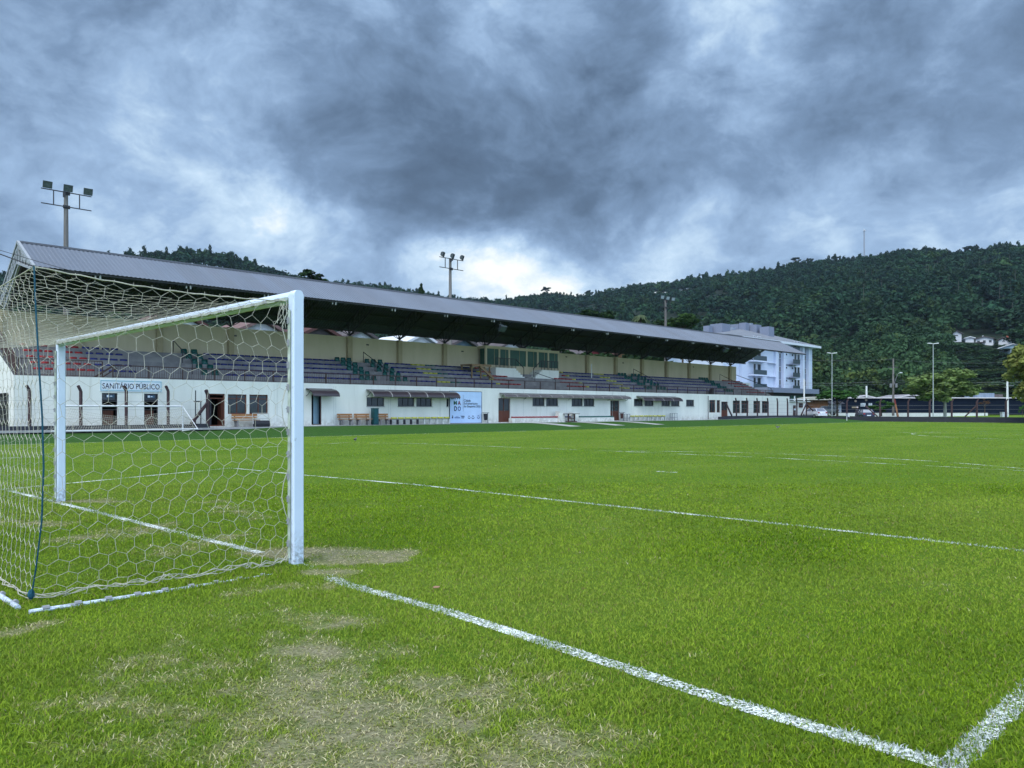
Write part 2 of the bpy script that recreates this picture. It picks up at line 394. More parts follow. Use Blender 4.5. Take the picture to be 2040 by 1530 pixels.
# ------------------------------------------------------------------ grass blades near the camera
def blades(n, da, db, seg2, seed):
    """blades over the range da..db, thinning smoothly with distance"""
    r = np.random.default_rng(seed); g = np.linspace(da, db, 4000); um = .72+2.2/g; pdf = um*g/(1+(g/4.3)**2.45); cdf = np.cumsum(pdf); cdf /= cdf[-1]
    d = np.interp(r.random(n), cdf, g); u = r.uniform(-1, 1, n)*(.72+2.2/d)
    x = CX+d*(FW[0]+RT[0]*u); y = CY+d*(FW[1]+RT[1]*u)
    ok = (x < WALLX-.3) & (y < 31.65+.25*(fbm(x*.9, y*.9, 77, 2)-.5)); x, y, d = x[ok], y[ok], d[ok]; n = len(x)
    h0, h1 = .010, .027; w0 = np.maximum(.0036, .00085*d); w1 = np.maximum(.0072, .0014*d)
    dr = dry(x, y); keep = r.random(n) > dr*0.22+.42*(dr > .9)
    keep &= np.hypot(x-.0, y-.0) > .075; x, y, dr, d, w0, w1 = x[keep], y[keep], dr[keep], d[keep], w0[keep], w1[keep]; n = len(x)
    ol, worn = on_line(x, y); ol &= r.random(n) < worn*.9
    tall = fbm(x*1.7, y*1.7, 31, 3); tuft = fbm(x*6, y*6, 33, 2)
    h = r.uniform(h0, h1, n)*(0.55+0.9*tall)*(.7+.6*tuft)*(1-0.6*dr); h = np.where(ol, h*.75, h)
    # longer uncut tufts behind the goal line and along the net's foot bar
    rough = (x < -.08)*np.exp(-((seg_d(x, y, (-2.2, -.05), (-.3, -.25)))/.25)**2); h *= 1+rough*.7
    wd = w0+(w1-w0)*r.random(n); th = r.uniform(0, 2*np.pi, n); lean = r.uniform(.2, 1.7, n)*h*(1+dr*1.6)
    fx, fy = np.cos(th), np.sin(th); tw = r.uniform(-1.2, 1.2, n)+th+np.pi/2; sx, sy = np.cos(tw)*wd/2, np.sin(tw)*wd/2
    z0 = np.zeros(n)-.004; B1 = np.stack([x-sx, y-sy, z0], 1); B2 = np.stack([x+sx, y+sy, z0], 1)
    T = np.stack([x+fx*lean, y+fy*lean, h], 1)
    g1 = np.clip(r.random(n)*.75+.5*(fbm(x*1.1+9, y*1.1, 15, 4)-.25), 0, 1)[:, None]; g2 = np.clip(2.2*(fbm(x*.22, y*.34, 5, 4)-.28), 0, 1)[:, None]; g3 = r.random(n)[:, None]
    c = np.array([.058, .122, .010])*(1-g1)+np.array([.300, .440, .022])*g1
    c = c*(1-.5*g2)+np.array([.350, .425, .075])*(.5*g2)
    yel = (g3 > .93); c = np.where(yel, np.array([.27, .25, .085]), c)
    c = c*(1-.55*dr[:, None])+np.array([.30, .33, .12])*(.55*dr[:, None])
    straw = r.random(n) < dr*.50; pale = r.random(n)[:, None]
    c = np.where(straw[:, None], np.array([.38, .34, .15])*(1-pale)+np.array([.74, .67, .43])*pale, c)
    c = np.where((~straw & (dr > .3))[:, None], c*np.array([1.05, .95, 1.1]), c)
    wv = r.uniform(.40, .78, n)[:, None]; ol &= r.random(n) < .86; c = np.where(ol[:, None], wv*np.array([.92, 1.0, .97]), c)
    if seg2:
        M1 = np.stack([x-sx*.85+fx*lean*.32, y-sy*.85+fy*lean*.32, h*.62], 1); M2 = np.stack([x+sx*.85+fx*lean*.32, y+sy*.85+fy*lean*.32, h*.62], 1)
        V = np.stack([B1, B2, M2, M1, T], 1).reshape(-1, 3); i = np.arange(n)[:, None]*5
        F = np.concatenate([i+[0, 1, 2], i+[0, 2, 3], i+[3, 2, 4]], 0); k = 5
        root = np.array([.55, .55, .85, .85, 1.05])
    else:
        V = np.stack([B1, B2, T], 1).reshape(-1, 3); i = np.arange(n)[:, None]*3; F = i+[0, 1, 2]; k = 3; root = np.array([.75, .75, 1.0])
    return V, F, np.repeat(c, k, 0)
parts = [blades(640000, 2.0, 15, True, 1), blades(230000, 15, 104, False, 2)]
V = np.concatenate([q[0] for q in parts]); Cc = np.concatenate([q[2] for q in parts]); Fs = []; o = 0
for q in parts: Fs.append(q[1]+o); o += len(q[0])
me = np_mesh('turf_blades', V, np.concatenate(Fs), Cc)
bm_ = bpy.data.materials.new('grass_blade'); bm_.use_nodes = True; t = NT(bm_.node_tree); t.n.clear()
out = t.add('ShaderNodeOutputMaterial'); p = t.add('ShaderNodeBsdfPrincipled'); p.inputs['Roughness'].default_value = .6; p.inputs['Specular IOR Level'].default_value = .06
at = t.add('ShaderNodeAttribute'); at.attribute_name = 'tint'; t.put(p.inputs['Base Color'], at.outputs['Color'])
tl = t.add('ShaderNodeBsdfTranslucent'); t.put(tl.inputs[0], at.outputs['Color']); mx = t.add('ShaderNodeMixShader'); mx.inputs[0].default_value = .38
t.l.new(p.outputs[0], mx.inputs[1]); t.l.new(tl.outputs[0], mx.inputs[2]); t.l.new(mx.outputs[0], out.inputs[0])
tag(link('grass', me, bm_), 'short mown grass blades, white where the pitch lines are painted', 'grass', kind='stuff')

# ------------------------------------------------------------------ the goal
M_POST = pm('goal_white', (.64, .73, .88), (.58, .67, .82), 3, rough=.38, spec=.45, contrast=(.3, .75))
t = NT(M_POST.node_tree); bs = [n for n in t.n if n.type == 'BSDF_PRINCIPLED'][0]; src = bs.inputs['Base Color'].links[0].from_socket
gp_ = t.add('ShaderNodeNewGeometry').outputs['Position']; sx_ = t.add('ShaderNodeSeparateXYZ'); t.put(sx_.inputs[0], gp_)
sc_ = t.map(t.noise(t.vmath('MULTIPLY', gp_, (14, 14, 5)), 1.6, 4, .6), .66, .72, 0, .55)
mud = t.math('MULTIPLY', t.map(t.noise(gp_, 22, 5, .7), .42, .62), t.map(sx_.outputs[2], .0, .34, .75, 0.0))
t.put(bs.inputs['Base Color'], t.mix(mud, t.mix(sc_, src, (.30, .33, .36)), (.10, .085, .05)))
M_POSTD = pm('goal_white_dirty', (.50, .55, .50), (.26, .31, .22), 7, rough=.55, stretch=(3, 1, 1))
M_CORD = pm('net_cord', (.56, .54, .45), (.36, .35, .30), 9, rough=.9)
M_ROPE = pm('blue_rope', (.006, .050, .085), (.012, .085, .13), 60, rough=.8)
M_CLIP = pm('grey_clip', (.28, .29, .31), rough=.5)
M_WIRE = pm('dark_wire', (.03, .03, .035), rough=.6)
gA = Vector((0, 0, 0)); gB = Vector((*G(121, 999), 0)); gd = (gB-gA).normalized(); gl = (gB-gA).length; gn = Vector((-gd.y, gd.x, 0))  # gn points behind the goal
if gn.x > 0: gn = -gn
HB = 2.52
goal = thing('football_goal', (0, 0, 0), 'white full-size football goal with sagging hexagonal net in the foreground', 'goal')
def rounded(w_, h_, r, n=5, top=True):
    pts = []
    for (cx_, cy_, a0) in ((w_/2-r, h_-r, 0), (-w_/2+r, h_-r, 90), (-w_/2+r*.8, r*.8, 180), (w_/2-r*.8, r*.8, 270)):
        rr = r if a0 < 180 else r*.8
        for k in range(n+1):
            a = R(a0+90*k/n); pts.append((cx_+rr*math.cos(a), cy_+rr*math.sin(a)))
    return pts
def post(base):
    mb = MB(); z0 = -.02; H = HB+.07
    ol = rounded(.118, H-z0, .045)
    for sgn_y, nm in ((0, 0),):
        n = len(ol); i = len(mb.v); ring = []
        for (yy, ins) in ((-.05, .012), (-.036, 0), (.036, 0), (.05, .012)):
            for u, w_ in ol:
                uu = u*(1-ins/.059); ww = w_+z0
                q = Vector(base)-gn*uu+gd*yy; mb.v.append((q.x, q.y, ww))
        for a in range(3):
            for k in range(n):
                j = (k+1) % n; mb.f.append((i+a*n+k, i+a*n+j, i+(a+1)*n+j, i+(a+1)*n+k)); mb.m.append(0)
        mb.f.append(tuple(i+k for k in range(n-1, -1, -1))); mb.f.append(tuple(i+3*n+k for k in range(n))); mb.m += [0, 0]
    return mb
pA = obj('goalpost', post((0, 0, 0)), M_POST, goal); pB = obj('goalpost', post(gB), M_POST, goal)
for base, par in ((gA, pA), (gB, pB)):
    mb = MB(); c = base+gn*.072
    mb.bar(c+Vector((0, 0, .06)), c+Vector((0, 0, HB-.12)), .012, 4); obj('net_channel', mb, M_POSTD, par)
    for z in np.arange(.2, HB-.1, .21):
        mb = MB(); mb.bar(c+gn*.012+Vector((0, 0, z-.03)), c+gn*.012+Vector((0, 0, z+.03)), .011, 4)
        mb.bar(c+Vector((0, 0, z)), c+gn*.035+Vector((0, 0, z+.01)), .004, 4); obj('net_clip', mb, M_CLIP, par)
mb = MB(); n = 20; ring = [(math.cos(2*math.pi*k/n), math.sin(2*math.pi*k/n)) for k in range(n)]
for base in (gA-gd*.045, gB+gd*.045):
    for a, b in ring:
        q = base-gn*(.058*a); mb.v.append((q.x, q.y, HB+.012+.055*b))
for k in range(n): j = (k+1) % n; mb.f.append((k, j, n+j, n+k)); mb.m.append(0)
mb.f.append(tuple(range(n-1, -1, -1))); mb.f.append(tuple(range(n, 2*n))); mb.m += [0, 0]
cbar = obj('crossbar', mb, M_POST, goal, smooth=False)
mb = MB(); c = Vector((0, 0, HB-.01))+gn*.07
mb.bar(c+gd*.05, c+gd*(gl-.05), .014, 4); obj('net_channel', mb, M_POSTD, cbar)
for k in np.arange(.2, gl-.1, .24): obj('net_clip', MB().bar(c+gd*(k-.035)+gn*.012, c+gd*(k+.035)+gn*.012, .013, 4), M_CLIP, cbar)

# net: hexagonal mesh laid on four panels
HS = .0865
def hexes(Ls, Lt, jit, seed):
    r = np.random.default_rng(seed); wx = math.sqrt(3)*HS; E = []
    nodes = {}
    def N(a, b):
        k = (round(a*1000), round(b*1000))
        if k not in nodes: nodes[k] = (a+r.normal(0, jit), b+r.normal(0, jit))
        return nodes[k]
    rows = int(Lt/(1.5*HS))+3; cols = int(Ls/wx)+3
    for i in range(-1, rows):
        for j in range(-1, cols):
            cx_ = j*wx+(wx/2 if i % 2 else 0); cy_ = i*1.5*HS
            p0 = (cx_, cy_-HS); p1 = (cx_+wx/2, cy_-HS/2); p2 = (cx_+wx/2, cy_+HS/2); p3 = (cx_-wx/2, cy_-HS/2)
            for a, b in ((p3, p0), (p0, p1), (p1, p2)): E.append((N(*a), N(*b)))
    res = []
    for a, b in E:
        ina = 0 <= a[0] <= Ls and 0 <= a[1] <= Lt; inb = 0 <= b[0] <= Ls and 0 <= b[1] <= Lt
        if not (ina or inb): continue
        if not (ina and inb):
            if inb: a, b = b, a
            t_ = 1.0
            for q in (0, 1):
                L_ = (Ls, Lt)[q]; dlt = b[q]-a[q]
                if b[q] < 0: t_ = min(t_, (0-a[q])/dlt)
                if b[q] > L_: t_ = min(t_, (L_-a[q])/dlt)
            b = (a[0]+(b[0]-a[0])*t_, a[1]+(b[1]-a[1])*t_)
        res.append((a, b))
    return res
dep = 2.17
bk0 = Vector((*G(62, 1200), 0)); bk1 = bk0+gd*(gl+.1)
top0 = Vector(D(68, 531, (bk0-Vector((CX, CY, 0))).dot(Vector((FW[0], FW[1], 0))))); top1 = top0+gd*(gl+.1)
dd0 = (bk0-Vector((CX, CY, 0))).dot(Vector((FW[0], FW[1], 0)))
rope_px = [(68, 531), (71, 610), (77, 720), (84, 830), (87, 930), (83, 1040), (72, 1130), (62, 1192)]
def edge0(t_):       # the near back edge of the net follows the blue rope
    s_ = np.clip(t_, 0, 1)*(len(rope_px)-1); i = int(min(s_, len(rope_px)-2)); f = s_-i
    a, b = rope_px[i], rope_px[i+1]
    return Vector(D(a[0]+(b[0]-a[0])*f, a[1]+(b[1]-a[1])*f, dd0-.10*math.sin(math.pi*min(1, max(0, t_)))))
def edge1(t_):
    q = edge0(t_); return q+gd*(gl+.1)-gd*.16*math.sin(math.pi*t_)
fr0 = lambda t_: Vector((0, 0, HB-.04-t_*(HB-.07)))+gn*(.10+.05*math.sin(t_*19)*(t_ > .05))
fr1 = lambda t_: gB+Vector((0, 0, HB-.04-t_*(HB-.07)))+gn*.10
def side(e_front, e_back, sgn):
    def f(a, b):
        s_, t_ = a/dep, b/HB; q = e_front(t_).lerp(e_back(t_), s_)
        bulge = math.sin(math.pi*s_)*math.sin(math.pi*min(1, t_*1.02))
        q = q+gd*sgn*(.06*bulge+.022*math.sin(a*5.1+b*3.3)); q.z += .018*math.sin(a*4.2-b*2.6)*bulge; q = q+gn*.02*math.sin(b*6.1+a*2.0)*bulge
        q.z -= .02*math.sin(math.pi*s_)
        q = q-gd*(sgn*.09*max(0, (t_-.75)/.25)**2*max(0.0, math.sin(math.pi*s_))**.5)      # the foot of the net lies on the ground bar
        if t_ > .93: q.z = max(.03, q.z)+.01*math.sin(a*31)
        return q
    return f
def backp(a, b):
    s_, t_ = a/(gl+.1), b/HB; q = edge0(t_).lerp(edge1(t_), s_)
    sag = math.sin(math.pi*s_); q = q-gn*.12*sag*math.sin(math.pi*t_); q.z -= .10*sag*(1-t_)
    q.z = max(q.z, .02); return q
def topp(a, b):
    s_, t_ = a/(gl+.1), b/dep
    f_ = Vector((0, 0, HB-.02))+gn*.09+gd*(s_*gl); q = f_.lerp(edge0(0).lerp(edge1(0), s_), t_)
    q.z -= .12*math.sin(math.pi*t_)+.10*math.sin(math.pi*s_)*t_; return q
def net_tubes(panels, rad):
    Vs, Fs = [], []; n = 4; o = 0
    for fn, E in panels:
        for a, b in E:
            p_, q_ = fn(*a), fn(*b); d_ = q_-p_
            if d_.length < .004: continue
            d_.normalize(); u = d_.orthogonal().normalized(); v_ = d_.cross(u)
            for k in range(n):
                e = (u*math.cos(k*math.pi*2/n)+v_*math.sin(k*math.pi*2/n))*rad
                Vs.append(p_+e); Vs.append(q_+e)
            for k in range(n):
                j = (k+1) % n; Fs.append((o+2*k, o+2*j, o+2*j+1, o+2*k+1))
            o += 2*n
    return np.array(Vs), np.array(Fs)
Vn, Fn = net_tubes([(side(fr0, edge0, 1), hexes(dep, HB, .006, 1)), (side(fr1, edge1, -1), hexes(dep, HB, .006, 2)),
                    (backp, hexes(gl+.1, HB, .005, 3)), (topp, hexes(gl+.1, dep, .006, 4))], .0020)
net = link('net', np_mesh('net', Vn, Fn), M_CORD, goal)
# border cords, bunched cord at the foot of the net
mb = MB(); N_ = 26
topedge = [fr0(0).lerp(edge0(0), k/N_)+Vector((0, 0, (.004*math.sin(k*2.1))-.045*math.sin(math.pi*k/N_))) for k in range(N_+1)]
mb.path(topedge, .0055, 5); mb.path([q+Vector((0, 0, (.005*math.cos(k*1.7))))+gd*.008 for k, q in enumerate(topedge)], .004, 5)
mb.path([edge0(0).lerp(edge1(0), k/30)-Vector((0, 0, .10*math.sin(math.pi*k/30))) for k in range(31)], .005, 5)
mb.path([fr0(k/20) for k in range(21)], .004, 5)
for rep in range(4):
    pts = []
    for k in range(31):
        q = fr0(1).lerp(edge0(1), k/30); amp = .02+.03*math.sin(math.pi*k/30)
        pts.append((q.x+random.uniform(-.025, .025), q.y-.085*max(0.0, math.sin(math.pi*k/30))**.5+random.uniform(-.03, .04), max(.012, .035+random.uniform(-.02, .035)+amp*.3)))
    mb.path(pts, .0026, 4)
for rep in range(3):
    mb.path([(q.x+random.uniform(-.03, .03), q.y, .03+random.uniform(-.012, .02)) for q in [edge0(1).lerp(edge1(1), k/50) for k in range(51)]], .0026, 4)
for k in range(7):   # loose tie ends at the top corner
    q = fr0(.01)+gn*random.uniform(-.02, .06); mb.path([q, q+Vector((random.uniform(-.05, .05), random.uniform(-.02, .02), -.09)), q+Vector((random.uniform(-.07, .07), 0, -.18-.05*random.random()))], .002, 4)
obj('border_cord', mb, M_CORD, net)
mb = MB(); mb.path([edge0(k/28) for k in range(29)], .0065, 6); mb.blob(edge0(1)+Vector((0, 0, .03)), (.025, .022, .04), 8, 5)
obj('back_rope', mb, M_ROPE, goal)
mb = MB(); f0 = Vector((*G(545, 1143), -.012)); f1 = Vector((*G(58, 1224), .017)); f2 = Vector((*G(42, 1214), .016))
mb.bar(f0, f1, .017, 8); f3 = f2+gd*(gl+.3)
mb.bar(f2+gn*.02, f3, .021, 8); gbar = obj('ground_bar', mb, M_POST, goal)
for k in range(9):
    q = f0.lerp(f1, (k+.5)/9)+Vector((0, 0, .012)); u = (f1-f0).normalized(); obj('net_clip', MB().bar(q-u*.022, q+u*.022, .019, 8), M_CLIP, gbar)
for k in range(20):
    q = f2.lerp(f3, (k+.4)/20)+Vector((0, 0, .012)); obj('net_clip', MB().bar(q-gd*.022, q+gd*.022, .019, 8), M_CLIP, gbar)
# stay lines from the top corner out to the left
stay_l = D(-420, 285, dd0+1.0); stay_h = Vector(D(-420, 330, dd0+.6))
mb = MB(); mb.path([edge0(0).lerp(Vector(stay_l), k/8)-Vector((0, 0, .10*math.sin(math.pi*k/8))) for k in range(9)], .0045, 5)
mb.path([(fr0(0).lerp(edge0(0), .86)).lerp(stay_h, k/8)-Vector((0, 0, .07*math.sin(math.pi*k/8))) for k in range(9)], .0022, 5)
obj('stay_line', mb, M_WIRE, goal)
# ------------------------------------------------------------------ grandstand
FY, BASE, WTOP = 42.3, 0.37, 3.40
X0, X1S = 5.4, 91.8               # ends of the seated part
XW = 96.2                         # right end of the lower white wall
BY, BZ0, BZ1 = 47.9, 5.42, 7.55   # back wall
def fx(px, Y=FY): return PY(px, HZ, Y)[0]
def fz(px, py, Y=FY): return PY(px, py, Y)[1]
M_WHITE = pm('wall_white', (.80, .80, .75), (.66, .66, .62), .7, rough=.85, bump=.15, bscale=18, stretch=(1, 1, .22), contrast=(.3, .8))
t = NT(M_WHITE.node_tree); bs = [n for n in t.n if n.type == 'BSDF_PRINCIPLED'][0]; src = bs.inputs['Base Color'].links[0].from_socket
gp_ = t.add('ShaderNodeNewGeometry').outputs['Position']; sx_ = t.add('ShaderNodeSeparateXYZ'); t.put(sx_.inputs[0], gp_)
streak = t.map(t.noise(t.vmath('MULTIPLY', gp_, (2.2, 2.2, .16)), 1.4, 6, .65), .56, .74, 0, .42)      # rain stains
splash = t.math('MULTIPLY', t.map(t.noise(gp_, 2.6, 5, .7), .38, .62), t.map(sx_.outputs[2], .45, 1.05, .6, 0.0))   # mud splash at the foot
t.put(bs.inputs['Base Color'], t.mix(splash, t.mix(streak, src, (.46, .46, .40)), (.26, .24, .19)))
M_CREAM = pm('wall_cream', (.60, .52, .37), (.52, .45, .31), .8, rough=.9, stretch=(1, 1, .3))
M_BEIGE = pm('pilaster_beige', (.42, .35, .22), (.36, .30, .19), 1.5, rough=.9)
M_CONC = pm('concrete_grey', (.26, .25, .25), (.17, .165, .17), 1.1, rough=.95, bump=.2, bscale=14)
M_CONCL = pm('concrete_pale', (.40, .40, .41), (.30, .30, .31), 1.4, rough=.95)
M_ROOF = pm('roof_sheet_grey', (.155, .180, .228), (.118, .138, .176), .55, rough=.55, spec=.3, stretch=(1, .25, .25), contrast=(.3, .75), detail=7)
t = NT(M_ROOF.node_tree); bs = [n for n in t.n if n.type == 'BSDF_PRINCIPLED'][0]; src = bs.inputs['Base Color'].links[0].from_socket
wn_ = t.add('ShaderNodeTexWhiteNoise'); wn_.noise_dimensions = '1D'; sx_ = t.add('ShaderNodeSeparateXYZ'); t.put(sx_.inputs[0], t.add('ShaderNodeNewGeometry').outputs['Position'])
t.put(wn_.inputs['W'], t.math('FLOOR', t.math('DIVIDE', sx_.outputs[0], 1.08))); src = t.mix(t.map(wn_.outputs[0], 0, 1, 0, .38), src, (.12, .125, .145))   # sheets of different age
rust = t.map(t.noise(t.vmath('MULTIPLY', t.add('ShaderNodeNewGeometry').outputs['Position'], (1.5, .25, .25)), 1.2, 6, .7), .60, .78, 0, .35); src = t.mix(rust, src, (.11, .115, .125))
t.put(bs.inputs['Base Color'], t.mix(t.add('ShaderNodeNewGeometry').outputs['Backfacing'], src, (.050, .058, .072)))   # shade under the roof put into the sheet's back-face colour
M_STEEL = pm('steel_dark', (.045, .045, .052), (.03, .03, .035), 6, rough=.6)
M_STEELL = pm('steel_grey', (.20, .21, .23), rough=.5)
M_BROWN = pm('brown_paint', (.085, .040, .035), (.055, .028, .026), 3, rough=.5)
M_RAIL = pm('rail_brown', (.075, .040, .036), (.05, .03, .028), 5, rough=.5)
M_WOOD = pm('door_wood', (.135, .045, .026), (.085, .030, .020), 5, rough=.5, stretch=(6, 1, .6))
M_WOODL = pm('bench_wood', (.42, .20, .075), (.30, .14, .055), 6, rough=.55, stretch=(.6, 4, 6))
M_PLANK = pm('plank_wood', (.30, .20, .11), (.20, .13, .075), 5, rough=.75)
M_GLASS = pm('window_glass', (.018, .022, .028), (.035, .042, .05), 1.5, rough=.08, spec=.6)
M_GLASSG = pm('press_glass', (.030, .085, .062), (.05, .115, .085), 1.0, rough=.3, spec=.2)
M_AWN = pm('awning_brown', (.060, .045, .050), (.045, .035, .042), 2, rough=.28, spec=.5)
M_AWNT = pm('awning_old', (.17, .15, .15), (.10, .09, .095), 3, rough=.35, spec=.5)
M_DARK = pm('dark_inside', (.012, .012, .013), rough=.9)
M_BLUEDOOR = pm('door_blue', (.24, .36, .46), (.20, .31, .40), 2, rough=.5)
M_BLACK = pm('black_paint', (.022, .022, .028), (.03, .03, .04), 4, rough=.6)
M_KERB = pm('kerb_dark', (.060, .060, .075), (.035, .038, .048), 1.3, rough=.85, stretch=(1, 1, 2))
C_SEAT = {'red': pm('seat_red', (.30, .016, .022), (.24, .014, .02), 5, rough=.45), 'blue': pm('seat_blue', (.018, .026, .165), (.014, .02, .12), 5, rough=.45),
          'yellow': pm('seat_yellow', (.46, .46, .05), (.38, .38, .04), 5, rough=.45), 'green': pm('seat_green', (.012, .105, .095), (.01, .075, .07), 5, rough=.4)}

stand = thing('grandstand', (X0, FY, BASE), 'long white grandstand with grey corrugated roof and cream back wall', 'grandstand')
# openings of the lower front wall: (x0, x1, z0, z1, kind)
def zz_(px, py): return fz(px, py)
OPEN = []
def op(p0, p1, z0, z1, kind): OPEN.append((fx(p0), fx(p1), z0, z1, kind))
DZ = BASE+.06
op(203, 234, DZ, BASE+2.12, 'toilet'); op(287, 315, DZ, BASE+2.12, 'toilet')
op(410, 448, DZ, BASE+2.18, 'open_door'); op(454, 491.5, 1.22, 2.53, 'wood_window'); op(497, 534, 1.22, 2.53, 'wood_window')
op(620.6, 640.6, DZ, BASE+2.22, 'blue_door')
for a, b in ((730.4, 765.7), (792.5, 825.5), (829.4, 860.8), (889.5, 894.6)): op(a, b, 1.78, 2.46, 'slit_window')
op(993, 1016.7, DZ, BASE+2.18, 'wood_door')
for a, b in ((1061, 1085), (1088, 1112), (1139, 1161), (1163, 1184)): op(a, b, 1.88, 2.62, 'slit_window')
op(1216, 1234, DZ, BASE+2.12, 'wood_door')
for a, b in ((1263, 1281), (1284, 1302), (1318, 1335), (1337, 1354), (1367, 1383)): op(a, b, 1.95, 2.70, 'slit_window')
for a, b in ((1413, 1425.5), (1428, 1435)): op(a, b, 1.22, 2.72, 'wood_window')
op(1437, 1450, DZ+.1, 2.55, 'wood_door')
for a, b in ((1460, 1475), (1477, 1492), (1501, 1515), (1518, 1531)): op(a, b, 1.12, 2.70, 'wood_window')
xsw = sorted(set([X0, XW]+[round(v, 4) for q in OPEN for v in q[:2]])); zsw = sorted(set([BASE-.4, WTOP]+[q[2] for q in OPEN]+[q[3] for q in OPEN]))
mb = MB(); rev = .16
for i in range(len(xsw)-1):
    z_run = None
    for k in range(len(zsw)-1):
        xm, zm = (xsw[i]+xsw[i+1])/2, (zsw[k]+zsw[k+1])/2
        if any(a < xm < b and c < zm < d_ for a, b, c, d_, _ in OPEN): continue
        zt = zsw[k+1]
        mb.quad((xsw[i], FY, zsw[k]), (xsw[i+1], FY, zsw[k]), (xsw[i+1], FY, zt), (xsw[i], FY, zt))
for a, b, c, d_, _ in OPEN:
    mb.quad((a, FY, c), (a, FY, d_), (a, FY+rev, d_), (a, FY+rev, c)); mb.quad((b, FY, c), (b, FY+rev, c), (b, FY+rev, d_), (b, FY, d_))
    mb.quad((a, FY, d_), (b, FY, d_), (b, FY+rev, d_), (a, FY+rev, d_)); mb.quad((a, FY, c), (a, FY+rev, c), (b, FY+rev, c), (b, FY, c))
# top, back and sides of the lower storey
mb.quad((X0, FY, WTOP), (XW, FY, WTOP), (XW, FY+.2, WTOP), (X0, FY+.2, WTOP))
mb.quad((X0, BY+.25, BASE-.4), (X0, FY, BASE-.4), (X0, FY, WTOP), (X0, FY+.9, WTOP+.35), (X0, BY+.25, BZ0+.02))
mb.quad((X1S, FY+.2, WTOP), (X1S, BY+.25, WTOP), (X1S, BY+.25, BZ0), (X1S, FY+.9, WTOP+.35))
mb.quad((XW, FY, BASE-.4), (XW, FY+4, BASE-.4), (XW, FY+4, WTOP), (XW, FY, WTOP))
mb.quad((X1S, FY+.2, WTOP-.01), (XW, FY+.2, WTOP-.01), (XW, FY+4, WTOP-.01), (X1S, FY+4, WTOP-.01))
mb.quad((X0, BY+.25, BASE-.4), (X0, BY+.25, BZ0), (XW, BY+.25, BZ0), (XW, BY+.25, BASE-.4))
wall = obj('front_wall', mb, M_WHITE, stand)
# thin vertical joints on the white wall
for px_ in (546, 552, 665, 669, 774, 778, 876, 878, 966, 1043, 1129, 1220, 1258, 1312, 1392): obj('wall_joint', MB().box(fx(px_)-.012, fx(px_)+.012, FY-.004, FY+.0, BASE, WTOP-.16), pm('wall_joint', (.56, .58, .56), rough=.9), stand)
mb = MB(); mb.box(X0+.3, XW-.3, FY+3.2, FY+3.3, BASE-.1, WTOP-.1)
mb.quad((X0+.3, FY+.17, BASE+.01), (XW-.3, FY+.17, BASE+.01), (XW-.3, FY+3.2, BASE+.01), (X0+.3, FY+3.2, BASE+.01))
obj('inner_wall', mb, M_DARK, stand)
